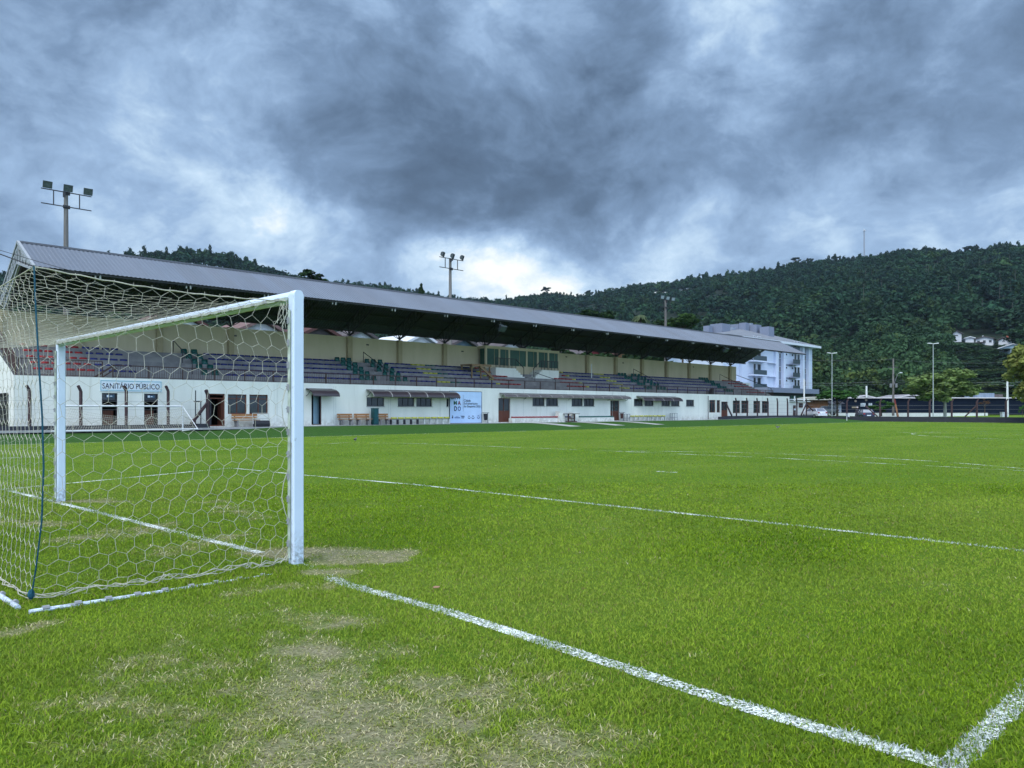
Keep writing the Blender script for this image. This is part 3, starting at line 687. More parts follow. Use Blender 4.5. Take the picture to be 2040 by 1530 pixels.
# windows and doors
def frame_mb(a, b, c, d_, y, t_=.05, dp=.05, mull=(), trans=()):
    m = MB(); m.box(a, a+t_, y, y+dp, c, d_); m.box(b-t_, b, y, y+dp, c, d_); m.box(a+t_, b-t_, y, y+dp, d_-t_, d_); m.box(a+t_, b-t_, y, y+dp, c, c+t_)
    for f in mull: x = a+(b-a)*f; m.box(x-t_*.4, x+t_*.4, y+.002, y+dp-.002, c+t_, d_-t_)
    for f in trans: z = c+(d_-c)*f; m.box(a+t_, b-t_, y+.004, y+dp-.004, z-t_*.4, z+t_*.4)
    return m
for a, b, c, d_, kind in OPEN:
    y = FY+.09
    if kind == 'slit_window':
        w_ = obj('window', frame_mb(a, b, c, d_, y, .045, .05, (.33, .66) if b-a > .8 else ()), M_BLACK, stand)
        obj('pane', MB().box(a+.02, b-.02, y+.03, y+.036, c+.02, d_-.02), M_GLASS, w_)
        mb = MB(); mb.box(a-.05, b+.05, FY-.05, FY-.002, c-.05, c-.004); obj('sill', mb, M_CONCL, w_)
    elif kind == 'wood_window':
        w_ = obj('window', frame_mb(a, b, c, d_, y, .07, .06, (.5,), (.78,)), M_WOOD, stand)
        obj('pane', MB().box(a+.02, b-.02, y+.03, y+.036, c+.02, d_-.02), M_GLASS, w_)
    elif kind == 'wood_door':
        w_ = obj('door', frame_mb(a, b, c, d_, y, .06, .06, (.5,), (.47,)), M_WOOD, stand)
        obj('door_panel', MB().box(a+.05, b-.05, y+.012, y+.04, c+.02, c+(d_-c)*.47), M_WOOD, w_)
        obj('pane', MB().box(a+.05, b-.05, y+.03, y+.036, c+(d_-c)*.47, d_-.03), M_GLASS, w_)
        obj('handle', MB().blob(((a+b)/2+.06, y-.03, c+1.02), (.035, .03, .035), 6, 4), M_STEELL, w_)
    elif kind == 'blue_door':
        w_ = obj('door', frame_mb(a, b, c, d_, y-.03, .05, .08), M_BROWN, stand)
        mb = MB(); mb.boxc(((a+b)/2+.12, y+.20, (c+d_)/2), ((b-a)*.80, .04, d_-c-.1), .42); obj('door_leaf', mb, M_BLUEDOOR, w_)
    elif kind == 'open_door':
        w_ = obj('door', frame_mb(a, b, c, d_, y-.03, .08, .08, (), (.86,)), M_WOOD, stand)
        mb = MB(); mb.box(a+.08, a+.42, y+.06, y+.10, c+.03, c+(d_-c)*.84); obj('door_leaf', mb, M_BLACK, w_)
        mb = MB(); mb.boxc((b-.14, y+.36, c+(d_-c)*.43), (.05, .7, (d_-c)*.8)); obj('door_leaf', mb, M_WOOD, w_)
    elif kind == 'toilet':
        w_ = obj('door', frame_mb(a, b, c, d_, y-.03, .05, .08, (), (.80,)), M_BLACK, stand)
        mb = MB(); mb.box(a+.06, b-.06, y+.5, y+.55, c+.02, c+1.02); obj('half_gate', mb, M_WOOD, w_)
        obj('pane', MB().box(a+.05, b-.05, y+.02, y+.026, c+(d_-c)*.81, d_-.05), M_GLASS, w_)
# seat terrace (steps), aisle treads
NR, RUN, RISE, SY0 = 5, .90, .40, FY+1.0
mb = MB(); mb.box(X0+.01, X1S-.01, FY+.2, SY0, WTOP-.25, WTOP-.06)
for k in range(NR):
    y = SY0+k*RUN; z = WTOP+RISE*(k+1)
    mb.quad((X0+.01, y, WTOP-.06+RISE*k if k else WTOP-.06), (X1S-.01, y, WTOP-.06+RISE*k if k else WTOP-.06), (X1S-.01, y, z), (X0+.01, y, z))
    mb.quad((X0+.01, y, z), (X1S-.01, y, z), (X1S-.01, y+RUN if k < NR-1 else BY+.02, z), (X0+.01, y+RUN if k < NR-1 else BY+.02, z))
obj('terrace', mb, M_CONC, stand)
# the back wall and its pilasters
mb = MB(); mb.box(X0, X1S, BY, BY+.2, BZ0-.3, BZ1); obj('back_wall', mb, M_CREAM, stand)
TX = [4.75+5.0*k+.15 for k in range(0, 18)]
TX = [x for x in TX if X0-1 < x < X1S+1.2]
for x in TX:
    x_ = min(max(x, X0+.18), X1S-.2)
    obj('pilaster', MB().box(x_-.20, x_+.20, BY-.32, BY-.003, BZ0-.02, BZ1+.02), M_BEIGE, stand)
mb = MB()
for px_, py_ in ((468, 669), (732, 687), (921, 700), (1128, 711), (1241, 723), (1381, 731)): x, z = PY(px_, py_, BY); mb.box(x-.12, x+.12, BY-.05, BY-.004, z-.05, z+.05)
obj('wall_lamp', mb, M_BLACK, stand)
# roof: front slope and rear slope of corrugated sheet
EY, EZ, RY, RZ, KY, KZ = 40.0, 9.14, 43.9, 11.08, 49.2, 8.30
RX0, RX1 = 6.0, 96.6
def corr(y0, z0, y1, z1, dx=.24, amp=.022):
    m = MB(); n = int((RX1-RX0)/dx); sl_ = Vector((0, y1-y0, z1-z0)).normalized(); nrm = Vector((0, -sl_.z, sl_.y))
    off = [0, 0, 1, 1]; px_ = [0, .42, .52, .90]
    xs_, hs_ = [], []
    for i in range(n):
        for o_, f in zip(off, px_): xs_.append(RX0+(i+f)*dx); hs_.append(o_*amp)
    for x, h in zip(xs_, hs_):
        for (y, z) in ((y0, z0), (y1, z1)): m.v.append((x, y+nrm.y*h, z+nrm.z*h))
    for i in range(len(xs_)-1): m.f.append((2*i, 2*i+2, 2*i+3, 2*i+1)); m.m.append(0)
    return m
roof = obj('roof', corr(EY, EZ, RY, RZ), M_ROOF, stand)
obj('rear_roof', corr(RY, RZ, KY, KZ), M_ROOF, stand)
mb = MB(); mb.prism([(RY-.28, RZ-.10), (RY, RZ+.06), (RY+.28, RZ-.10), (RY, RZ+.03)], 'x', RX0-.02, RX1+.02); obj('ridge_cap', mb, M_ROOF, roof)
def on_roof(y): return EZ+(y-EY)*(RZ-EZ)/(RY-EY) if y <= RY else RZ+(y-RY)*(KZ-RZ)/(KY-RY)
mb = MB()
for y in np.linspace(EY+.15, KY-.1, 9): mb.box(RX0+.05, RX1-.05, y-.04, y+.04, on_roof(y)-.19, on_roof(y)-.05)
obj('purlin', mb, M_STEEL, stand)
# trusses: top chords under the sheets, a lower chord fanning from the wall post
def truss(x, mat):
    m = MB(); up = [(y, on_roof(y)-.26) for y in (EY+.2, 41.0, 41.9, 42.9, RY, 44.7, 45.5, 46.3, 47.1, 47.9)]
    low = [(42.0, on_roof(42.0)-.34), (42.9, 9.92), (43.9, 9.66), (44.7, 9.22), (45.5, 8.80), (46.3, 8.36), (47.1, 7.92), (47.75, 7.62)]
    m.path([(x, y, z) for y, z in up]+[(x, KY-.15, KZ-.22)], .055, 4); m.path([(x, y, z) for y, z in low], .055, 4)
    ups = up[2:]
    for i, (y, z) in enumerate(low[1:]):
        a = ups[min(i, len(ups)-1)]; b = ups[min(i+1, len(ups)-1)]
        m.bar((x, y, z), (x, a[0], a[1]), .028, 4); m.bar((x, y, z), (x, b[0], b[1]), .028, 4)
    m.bar((x, 47.75, 7.60), (x, 48.0, on_roof(48.0)-.25), .045, 4)
    # fan bracing to the neighbouring bays
    for s_ in (-1, 1):
        for k, (dx_, y) in enumerate(((.9, 47.0), (1.5, 47.6), (2.1, 48.0))):
            q = min(max(x+s_*dx_, RX0+.1), RX1-.1); m.bar((x, 47.75, 7.62), (q, y, on_roof(y)-.2), .022, 4)
    return obj('truss', m, mat, stand)
for i, x in enumerate(TX): truss(min(max(x, RX0+.15), X1S+2.6), M_STEEL)
g_ = truss(RX0-.06, pm('truss_pale', (.34, .36, .39), rough=.5))
mb = MB(); mb.path([(RX0-.1, EY, EZ-.02), (RX0-.1, RY, RZ-.02), (RX0-.1, KY+.4, KZ-.24)], .07, 4)
mb.path([(RX0-.12, EY+.5, EZ-.05), (RX0-.12, RY, 9.85), (RX0-.12, KY+.5, 7.35)], .06, 4)
for k in range(10):
    f, g = k/10, (k+1)/10; a = (RX0-.1, RY+(KY+.4-RY)*f, RZ-.05+(KZ-.24-RZ)*f); b = (RX0-.1, RY+(KY+.5-RY)*(f+.05), 9.85+(7.35-9.85)*(f+.05)); c = (RX0-.1, RY+(KY+.4-RY)*g, RZ-.05+(KZ-.24-RZ)*g)
    mb.bar(a, b, .03, 4); mb.bar(b, c, .03, 4)
for k in range(5):
    f = k/5; mb.bar((RX0-.1, RY-(RY-EY)*f, RZ-.05-(RZ-EZ)*f), (RX0-.1, RY-(RY-EY-.5)*(f+.1), 9.85-(9.85-EZ+.05)*(f+.1)), .03, 4)
    mb.bar((RX0-.1, RY-(RY-EY)*(f+.2), RZ-.05-(RZ-EZ)*(f+.2)), (RX0-.1, RY-(RY-EY-.5)*(f+.1), 9.85-(9.85-EZ+.05)*(f+.1)), .03, 4)
obj('gable_truss', mb, pm('truss_pale', (.34, .36, .39)), stand)
mb = MB(); mb.box(X0-.1, X0+.14, BY+.5, BY+.75, BASE, 7.5); obj('corner_column', mb, M_WHITE, stand)
for k in range(18):
    mb = MB(); x = 9+k*5.0
    if x < RX1-1:
        z = on_roof(EY+.5)-.22
        mb.bar((x-.5, EY+.7, z+.05), (x+.15, EY+.15, z-.05), .03, 4); mb.bar((x+.15, EY+.15, z-.08), (x+.15, EY+.15, z-.32), .035, 4); mb.bar((x-.1, EY+.15, z-.08), (x+.2, EY+.15, z-.06), .02, 4); mb.bar((x-.08, EY+.2, z-.3), (x-.08, EY+.2, z-.05), .03, 4)
        obj('lamp_bracket', mb, pm('bracket_white', (.45, .46, .46), rough=.6), stand)
# front railing
def railing(mb, x0, x1, y, z0, h, post_dx=2.0, bar_dx=.14):
    mb.box(x0, x1, y-.035, y+.035, z0+h-.05, z0+h); mb.box(x0, x1, y-.015, y+.015, z0+.06, z0+.09)
    n = max(1, int((x1-x0)/post_dx))
    for i in range(n+1): x = x0+(x1-x0)*i/n; mb.box(x-.03, x+.03, y-.03, y+.03, z0, z0+h-.05)
    n = int((x1-x0)/bar_dx)
    for i in range(1, n): x = x0+(x1-x0)*i/n; mb.bar((x, y, z0+.09), (x, y, z0+h-.05), .008, 4, caps=False)
mb = MB(); railing(mb, X0+.25, fx(205), FY+.1, WTOP, .98); railing(mb, fx(226), X1S-.1, FY+.1, WTOP, .78)
mb.bar((fx(190), FY+.1, WTOP+.02), (fx(228), FY+.1, WTOP+.75), .05, 4); mb.bar((fx(205), FY+.1, WTOP+.02), (fx(234), FY+.1, WTOP+.60), .035, 4)
obj('front_railing', mb, M_RAIL, stand)
mb = MB()
for k in range(6):
    y = FY+.15+k*.95; z = WTOP+.05+.38*k; mb.bar((X0+.12, y, z), (X0+.12, y, z+.95), .03, 4)
mb.bar((X0+.12, FY+.1, WTOP+.98), (X0+.12, FY+4.95, WTOP+2.9), .04, 4)
for k in range(40): f = k/40; mb.bar((X0+.12, FY+.1+4.85*f, WTOP+1.92*f), (X0+.12, FY+.1+4.85*f, WTOP+.95+1.92*f), .012, 4)
obj('side_railing', mb, M_RAIL, stand)
# aisle handrails
def handrail(px_top, py_top, dxx=.0):
    x, _ = PY(px_top, py_top, BY-.9); m = MB(); a = (x, BY-.9, BZ0+.02); b = (x+dxx, SY0+.3, WTOP+.42)
    m.bar(a, (a[0], a[1], a[2]+.85), .03, 5); m.bar(b, (b[0], b[1], b[2]+.85), .03, 5); m.bar((a[0], a[1], a[2]+.85), (b[0], b[1], b[2]+.85), .03, 5)
    mid_ = Vector(a).lerp(Vector(b), .5); m.bar(mid_, mid_+Vector((0, 0, .85)), .025, 5)
    return obj('handrail', m, M_STEEL, stand)
for px_, py_ in ((345, 706), (724, 712), (1262, 742), (1434, 752)): handrail(px_, py_)
mb = MB(); mb.bar((X1S, BY, BZ0+1.0), (X1S+.0, FY+.4, WTOP+1.05), .04, 5); mb.bar((X1S, FY+.4, WTOP), (X1S, FY+.4, WTOP+1.05), .04, 5); obj('handrail', mb, M_STEEL, stand)
# canopies over doors and windows
def awning(p0, p1, ztop, out_, drop, mat, ribs, rib_mat):
    a, b = fx(p0), PY(p1, HZ, FY-out_)[0]; m = MB(); n = 9; prof = []
    for k in range(n+1):
        f = k/n; prof.append((FY-out_*math.sin(f*math.pi/2)**.9 if k else FY-.01, ztop-.10*f-drop*(1-math.cos(f*math.pi/2))))
    ol = prof+[(y+.012, z-.022) for y, z in prof[::-1]]
    m.prism(ol, 'x', a, b); aw = obj('awning', m, mat, stand)
    for i in range(ribs+1):
        m = MB(); x = a+(b-a)*i/ribs; e0 = .022
        o2 = [(y-.012, z+.010) for y, z in prof]+[(y+.02, z-.035) for y, z in prof[::-1]]
        m.prism(o2, 'x', x-e0 if i else x, x+e0 if i < ribs else x+.01); obj('rib', m, rib_mat, aw)
    m = MB()
    for i in range(0, ribs+1, 2 if ribs > 3 else 1):
        x = min(max(a+(b-a)*i/ribs, a+.03), b-.03); m.path([(x, FY-.01, ztop-.5), (x, FY-.25, ztop-.42), (x, FY-.6*out_, ztop-.14)], .016, 4)
    m.box(a, b, FY-.03, FY-.004, ztop-.02, ztop+.04); obj('bracket', m, M_STEEL, aw)
M_RIB = pm('awning_rib', (.55, .53, .50), rough=.4)
awning(609, 677, 3.00, 1.05, .42, M_AWN, 1, M_AWN); awning(729.4, 917.6, 3.02, 1.05, .42, M_AWN, 5, M_RIB)
awning(995, 1258, 2.98, .75, .22, M_AWNT, 12, M_RIB); awning(1267.6, 1361, 2.98, 1.0, .38, M_AWN, 4, M_RIB)
# glazed press box with its two little balconies
bx0, bx1, by, bt = 44.05, 54.3, 46.75, 7.62
mb = MB(); mb.box(bx0, bx1, by-.02, BY-.005, 7.36, bt); mb.box(bx0, bx1, by, BY-.34, 4.9, 5.82)
cols = [bx0+.09, PY(995, 700, by)[0], PY(1014.5, 700, by)[0], PY(1049.5, 700, by)[0], PY(1071.5, 700, by)[0], PY(1092.5, 700, by)[0], bx1-.09]
for c in cols: mb.box(c-.10, c+.10, by-.012, by+.15, 5.82, 7.36)
press = obj('press_box', mb, M_CREAM, stand)
for a, b in zip(cols[:-1], cols[1:]):
    obj('window', MB().box(a+.10, b-.10, by+.05, by+.06, 5.82, 7.36), M_GLASSG, press)
    obj('mullion', MB().box((a+b)/2+.2, (a+b)/2+.24, by+.03, by+.05, 5.82, 7.36), M_BEIGE, press)
obj('window', MB().box(bx0+.03, bx0+.05, by+.15, BY-.35, 5.82, 7.36), M_GLASSG, press)
def balcony(p0, p1, step):
    yb = by-1.35; a, b = PY(p0, HZ, yb)[0], PY(p1, HZ, yb)[0]; m = MB(); zf = 5.48
    if step > 0: ol = [(a, 4.55), (b, 4.55)]+[q for k in range(4) for q in ((b-.28*k, 4.72+.19*k), (b-.28*(k+1), 4.72+.19*k))]+[(b-.28*4, zf), (a, zf)]
    else: ol = [(a+.28*4, zf)]+[q for k in range(3, -1, -1) for q in ((a+.28*(k+1), 4.72+.19*k), (a+.28*k, 4.72+.19*k))]+[(a, 4.55), (b, 4.55), (b, zf)]
    m.prism(ol, 'y', yb, by-.012); bal = obj('balcony', m, M_WHITE, stand)
    m = MB(); ra, rb = (a+.04, b-1.12) if step > 0 else (a+1.12, b-.04)
    m.bar((ra, yb+.05, zf+.9), (rb, yb+.05, zf+.9), .035, 4); n = 5
    for i in range(n+1): x = ra+(rb-ra)*i/n; m.bar((x, yb+.05, zf), (x, yb+.05, zf+.9), .025, 4)
    e = (b-.05, 4.72) if step > 0 else (a+.05, 4.72); s_ = rb if step > 0 else ra
    m.bar((s_, yb+.05, zf+.9), (e[0], yb+.05, e[1]+.85), .035, 4); m.bar((e[0], yb+.05, e[1]), (e[0], yb+.05, e[1]+.85), .03, 4)
    for i in range(1, 30): x = ra+(rb-ra)*i/30; m.bar((x, yb+.05, zf), (x, yb+.05, zf+.88), .007, 4, caps=False)
    obj('balcony_rail', m, M_STEEL, bal)
balcony(988, 1045, 1); balcony(1063, 1113, -1)
mb = MB(); mb.box(PY(1046, HZ, by-1)[0], PY(1062, HZ, by-1)[0], by-1.3, by-.02, 4.2, 4.68); obj('stair_block', mb, M_CONC, stand)
x, _ = PY(1074.5, 745, SY0+1.0)
mb = MB(); mb.bar((x, SY0+1.6, WTOP+.9), (x, SY0+1.6, WTOP+1.75), .03, 5); mb.bar((x+.35, FY+.2, WTOP), (x+.35, FY+.2, WTOP+1.0), .03, 5); mb.bar((x, SY0+1.6, WTOP+1.75), (x+.35, FY+.2, WTOP+1.0), .03, 5); obj('handrail', mb, M_STEEL, stand)
mb = MB(); x, z = PY(1178.5, 739, SY0+2); mb.bar((x, SY0+2, z-.75), (x, SY0+2, z+.75), .05, 5); obj('white_post', mb, pm('pole_white', (.7, .72, .74)), stand)

# concrete apron along the stand and three paths down the bank
mb = MB(); n = 60
for i in range(n):
    a, b = 3.0+i*(XW-3.0)/n, 3.0+(i+1)*(XW-3.0)/n
    za, zb = max(gzf(a, 41.0), BASE-.01)+.012, max(gzf(b, 41.0), BASE-.01)+.012
    mb.quad((a, 40.95, za), (b, 40.95, zb), (b, FY+.02, zb), (a, FY+.02, za)); mb.quad((a, 40.95, za-.12), (b, 40.95, zb-.12), (b, 40.95, zb), (a, 40.95, za))
tag(obj('apron_path', mb, M_CONCL), 'pale concrete apron along the foot of the stand', 'path', kind='structure')
for x in (43.9, 49.9, 56.0):
    mb = MB(); Ys = np.linspace(41.0, 35.3, 9)
    for a, b in zip(Ys[:-1], Ys[1:]): mb.quad((x-.75, b, gzf(x, b)+.012), (x+.75, b, gzf(x, b)+.012), (x+.75, a, gzf(x, a)+.012), (x-.75, a, gzf(x, a)+.012))
    tag(obj('bank_path', mb, M_CONCL), 'pale concrete path down the grass bank', 'path', kind='structure')

# ------------------------------------------------------------------ the seats
def flat_seat():
    m = MB(); n = 12; prof = [(.0, .03), (.13, .055), (.19, .05), (.215, .03), (.215, .0)]
    for z_, sc in ((0, .96), (.045, 1.0), (.065, .90)):
        for k in range(n):
            a = 2*math.pi*k/n; ex = lambda q: math.copysign(abs(q)**.7, q)
            m.v.append((.215*sc*ex(math.cos(a)), .20*sc*ex(math.sin(a)), z_*1.25+.045*(abs(math.cos(a))**2)*(z_ > .05)))
    for r_ in range(2):
        for k in range(n): j = (k+1) % n; m.f.append((r_*n+k, r_*n+j, (r_+1)*n+j, (r_+1)*n+k)); m.m.append(0)
    m.f.append(tuple(2*n+k for k in range(n))); m.m.append(0); return m
def bucket_seat():
    m = flat_seat(); n = 9; i = len(m.v)
    for t_ in (0, 1):
        for z_, r_ in ((.03, .19), (.16, .215), (.29, .21), (.36, .17)):
            for k in range(n):
                a = math.pi*(k/(n-1)); m.v.append((math.cos(a)*(r_-.02*t_), math.sin(a)*(r_-.02*t_)*.8+.04, z_-.0*t_))
    for t_ in (0, 1):
        for r_ in range(3):
            for k in range(n-1):
                q = i+t_*4*n+r_*n+k; f = (q, q+1, q+n+1, q+n); m.f.append(f if t_ else f[::-1]); m.m.append(0)
    for k in range(n-1): a = i+3*n+k; m.f.append((a, a+1, a+4*n+1, a+4*n)); m.m.append(0)
    return m
ME = {}
for cname, m_ in C_SEAT.items():
    for kind, fn in (('flat', flat_seat), ('bucket', bucket_seat)):
        b = fn(); me = bpy.data.meshes.new(cname+'_seat'); me.from_pydata(b.v, [], b.f); me.update(); me.materials.append(m_)
        me.polygons.foreach_set('use_smooth', [True]*len(me.polygons)); ME[cname, kind] = me
SY = SY0+.28
BLOCKS = [('red', 'flat', 64, 192, 'at the left end of the stand'), ('blue', 'flat', 194, 274, 'beside the red block at the left end'), ('green', 'bucket', 397, 440, 'beside the first bare stairway'), ('blue', 'flat', 446, 716, 'in the long block behind the goal post'),
          ('green', 'bucket', 715, 751, 'left of the second stairway'), ('green', 'bucket', 774, 814, 'right of the second stairway'), ('blue', 'flat', 816, 868, 'between the green and yellow seats'), ('yellow', 'flat', 868, 897, 'in the stripe left of the wooden platform'),
          ('green', 'flat', 897, 918, 'next to the yellow stripe'), ('blue', 'flat', 918, 987, 'before the wooden platform'), ('yellow', 'flat', 987, 996, 'beside red seats before the press box'), ('red', 'flat', 996, 1037, 'before the press box'),
          ('red', 'flat', 1129, 1166, 'right of the press box'), ('yellow', 'flat', 1166, 1173, 'beside red seats past the press box'), ('blue', 'flat', 1173, 1233, 'right of the press box'), ('yellow', 'flat', 1233, 1254, 'in the second stripe right of the press box'),
          ('blue', 'flat', 1254, 1283, 'left of the third stairway'), ('green', 'bucket', 1283, 1300, 'left of the third stairway'), ('green', 'bucket', 1308, 1328, 'right of the third stairway'), ('blue', 'flat', 1328, 1442, 'in the far right block'),
          ('green', 'bucket', 1442, 1461, 'left of the last stairway'), ('red', 'flat', 1488, 1546, 'at the far right end of the stand')]
ROWN = ['front', 'second', 'middle', 'fourth', 'top']
seats = []
for cname, kind, p0, p1, where in BLOCKS:
    xa, xb = PY(p0, HZ, SY)[0], PY(p1, HZ, SY)[0]; n = max(1, int((xb-xa)/.49))
    for r_ in range(NR):
        for i in range(n):
            x = xa+(i+.5)*(xb-xa)/n+random.uniform(-.02, .02); y = SY+r_*RUN
            if x < X0+.4 or x > X1S-.3: continue
            if r_ > 1 and bx0+1.4 < x < bx1 and r_ > 2: continue
            if r_ in (3,) and bx0+1.0 < x < bx1: continue
            if cname == 'red' and p0 == 64 and r_ > 3 and i % 7 == 3: continue
            seats.append((math.hypot(x-CX, y-CY), x, y, WTOP+RISE*(r_+1)+.012, cname, kind, r_, where))
seats.sort()
first = seats[:300]
for d_, x, y, z, cname, kind, r_, where in first:
    o = bpy.data.objects.new('stadium_seat', ME[cname, kind]); COL.objects.link(o); o.location = (x, y, z); o.rotation_euler = (0, 0, random.uniform(-.04, .04))
    k_ = 'backless' if kind == 'flat' else 'bucket'
    tag(o, f'{cname} plastic {k_} seat in the {ROWN[r_]} row {where}', 'seat', f'{cname} {k_} seats in the {ROWN[r_]} row {where}')
Vs, Fs, Ms = [], [], []; order = list(ME); mm = [C_SEAT[c] for c in C_SEAT]; mi = {c: i for i, c in enumerate(C_SEAT)}
mb = MB()
cache = {'flat': flat_seat(), 'bucket': bucket_seat()}
for d_, x, y, z, cname, kind, r_, where in seats[300:]:
    b = cache[kind]; i = len(mb.v); mb.v += [(x+a, y+c, z+e) for a, c, e in b.v]; mb.f += [tuple(i+k for k in f) for f in b.f]; mb.m += [mi[cname]]*len(b.f)
tag(obj('far_seats', mb, mm), 'the farther rows of coloured plastic seats, beyond the press box', 'seats', kind='stuff')
# ------------------------------------------------------------------ things along the foot of the stand
AZ = BASE+.012
AY = 41.75
M_BLUEG = pm('cabinet_green', (.010, .075, .085), (.008, .055, .065), 3, rough=.5)
M_YEL = C_SEAT['yellow']
def fxa(px, y=AY): return PY(px, HZ, y)[0]
def bench(loc, wd, label):
    r = thing('wooden_bench', loc, label, 'bench', 'slatted wooden benches by the white wall', world=False)
    obj('seat', MB().box(-wd/2, wd/2, -.24, -.11, .42, .46).box(-wd/2, wd/2, -.09, .04, .42, .46).box(-wd/2, wd/2, .06, .18, .42, .46), M_WOODL, r)
    m = MB(); m.box(-wd/2, wd/2, .22, .26, .54, .66); m.box(-wd/2, wd/2, .24, .28, .70, .84); obj('backrest', m, M_WOODL, r)
    for s_ in (-1, 1):
        m = MB(); x = s_*(wd/2-.22); m.box(x-.05, x+.05, -.22, -.12, 0, .41); m.box(x-.05, x+.05, .12, .22, 0, .41); m.box(x-.05, x+.05, -.119, .119, .30, .41)
        m.prism([(.22, .30), (.30, .30), (.34, .84), (.285, .84)], 'x', x-.045, x+.045); obj('leg', m, M_CONC, r)
    return r
bench((fxa(489), AY-.1, AZ), 1.75, 'wooden bench seen through the net beneath the brown windows'); bench((fxa(690), AY, AZ), 1.25, 'slatted wooden bench nearest the light blue door')
bench((fxa(724), AY, AZ), 1.30, 'slatted wooden bench left of the tall dark green cabinet'); bench((fxa(764), AY, AZ), 1.15, 'slatted wooden bench between the green cabinet and yellow seats')
c = thing('metal_cabinet', (fxa(746), AY-.05, AZ), 'tall narrow dark green metal cabinet among the wooden benches', 'cabinet', world=False)
obj('body', MB().box(-.21, .21, -.2, .2, .05, 1.22).box(-.23, .23, -.22, .22, 1.22, 1.26).box(-.19, .19, -.18, .18, 0, .05), M_BLUEG, c); obj('door', MB().box(-.18, .18, -.222, -.203, .1, 1.18), M_BLUEG, c); obj('handle', MB().box(.12, .15, -.25, -.223, .6, .75), M_STEELL, c)
def seat_row(p0, p1, label, legmats, seatmat, n, y=AY, wall=False, z=.42):
    a, b = fxa(p0, y), fxa(p1, y); w_ = b-a; r = thing('seat_row', ((a+b)/2, y, AZ), label, 'bench', world=False)
    for i in range(n):
        x = -w_/2+(i+.5)*w_/n; q = flat_seat(); m = MB(); m.v = [(x+vx*1.15, vy-.05, vz+z+.02) for vx, vy, vz in q.v]; m.f = q.f; m.m = q.m; obj('seat', m, seatmat, r)
    if wall: obj('base_wall', MB().box(-w_/2-.1, w_/2+.1, -.2, .25, -.01, z), M_WHITE, r)
    else:
        obj('beam', MB().box(-w_/2, w_/2, -.06, .02, z-.05, z+.005), M_STEELL, r)
        k = n+1
        for i in range(k):
            x = -w_/2+.06+(w_-.12)*i/(k-1); obj('leg', MB().box(x-.06, x+.06, -.10, .06, 0, z-.052), legmats[0 if i < k*.45 else 1], r)
    return r
M_LEGW = pm('leg_white', (.60, .61, .58), rough=.7)
seat_row(777, 895, 'long row of yellow seats under the brown awning beside the white banner', (M_BLACK, M_LEGW), M_YEL, 9)
seat_row(1254, 1325, 'row of yellow seats on white legs under the farther awning', (M_LEGW, M_LEGW), M_YEL, 8)
seat_row(1019, 1109, 'row of red seats on a low white wall right of the brown door', None, C_SEAT['red'], 13, wall=True, z=.40)
seat_row(1152, 1219, 'row of green seats on a low white wall right of the table', None, C_SEAT['green'], 12, wall=True, z=.40)
seat_row(1124, 1147, 'short row of blue seats behind the dark table', None, C_SEAT['blue'], 4, wall=True, z=.40)
def block(p0, p1, h, label): a, b = fxa(p0, 41.6), fxa(p1, 41.6); m = MB(); m.box(a, b, 41.35, 41.85, AZ-.03, AZ+h); m.box(a-.03, b+.03, 41.32, 41.88, AZ+h, AZ+h+.06); tag(obj('low_wall', m, M_WHITE), label, 'wall')
block(1110.5, 1121.5, .95, 'low white block at the right end of the red seats')
block(1137, 1149, .85, 'low white block behind the dark table')
tb = thing('table', (fxa(1138.5, 41.0), 41.0, AZ), 'dark wooden table with trestle legs in front of the white blocks', 'table', world=False)
obj('tabletop', MB().box(-.78, .78, -.35, .35, .74, .79), M_BROWN, tb)
for s_ in (-1, 1): obj('leg', MB().box(s_*.42-.05, s_*.42+.05, -.06, .06, .08, .739).box(s_*.42-.06, s_*.42+.06, -.32, .32, 0, .078), M_BROWN, tb)
obj('stretcher', MB().box(-.37, .37, -.03, .03, .30, .36), M_BROWN, tb)
def bin_(px, mat, label):
    r = thing('litter_bin', (fxa(px), AY+.1, AZ), label, 'bin', world=False); m = MB(); n = 12
    for z_, rr in ((.25, .15), (.80, .215), (.80, .195), (.30, .13)):
        for k in range(n): a = 2*math.pi*k/n; m.v.append((math.cos(a)*rr, math.sin(a)*rr*.8, z_))
    for q in range(3):
        for k in range(n): j = (k+1) % n; m.f.append((q*n+k, q*n+j, (q+1)*n+j, (q+1)*n+k)); m.m.append(0)
    m.f.append(tuple(range(n-1, -1, -1))); m.m.append(0); obj('basket', m, mat, r)
    obj('lid', MB().box(-.22, .24, -.2, .2, .86, .9), mat, r); obj('stand', MB().box(.22, .26, -.02, .02, 0, .86).box(.12, .34, -.12, .12, 0, .02), M_STEELL, r)
bin_(969, M_BLACK, 'dark litter bin between the white banner and a brown door'); bin_(1240.5, M_BROWN, 'brown litter bin right of the farther brown door')
def stool(p0, p1, h, label, name='metal_stand'):
    a, b = fxa(p0), fxa(p1); w_ = b-a; r = thing(name, ((a+b)/2, AY, AZ), label, 'stand', world=False)
    obj('top', MB().box(-w_/2, w_/2, -.2, .2, h-.04, h), M_STEELL, r)
    for sx in (-1, 1):
        for sy in (-1, 1): obj('leg', MB().bar((sx*(w_/2-.03), sy*.17, 0), (sx*(w_/2-.06), sy*.16, h-.04), .022, 4), M_STEELL, r)
    m = MB(); m.bar((-w_/2+.05, -.17, h*.4), (w_/2-.05, -.17, h*.4), .018, 4); m.bar((-w_/2+.05, .17, h*.4), (w_/2-.05, .17, h*.4), .018, 4); obj('stretcher', m, M_STEELL, r)
stool(1245.5, 1253, .72, 'small grey metal stand between brown bin and yellow seats'); stool(1337, 1347, .78, 'tall grey metal stool alone by the white wall')
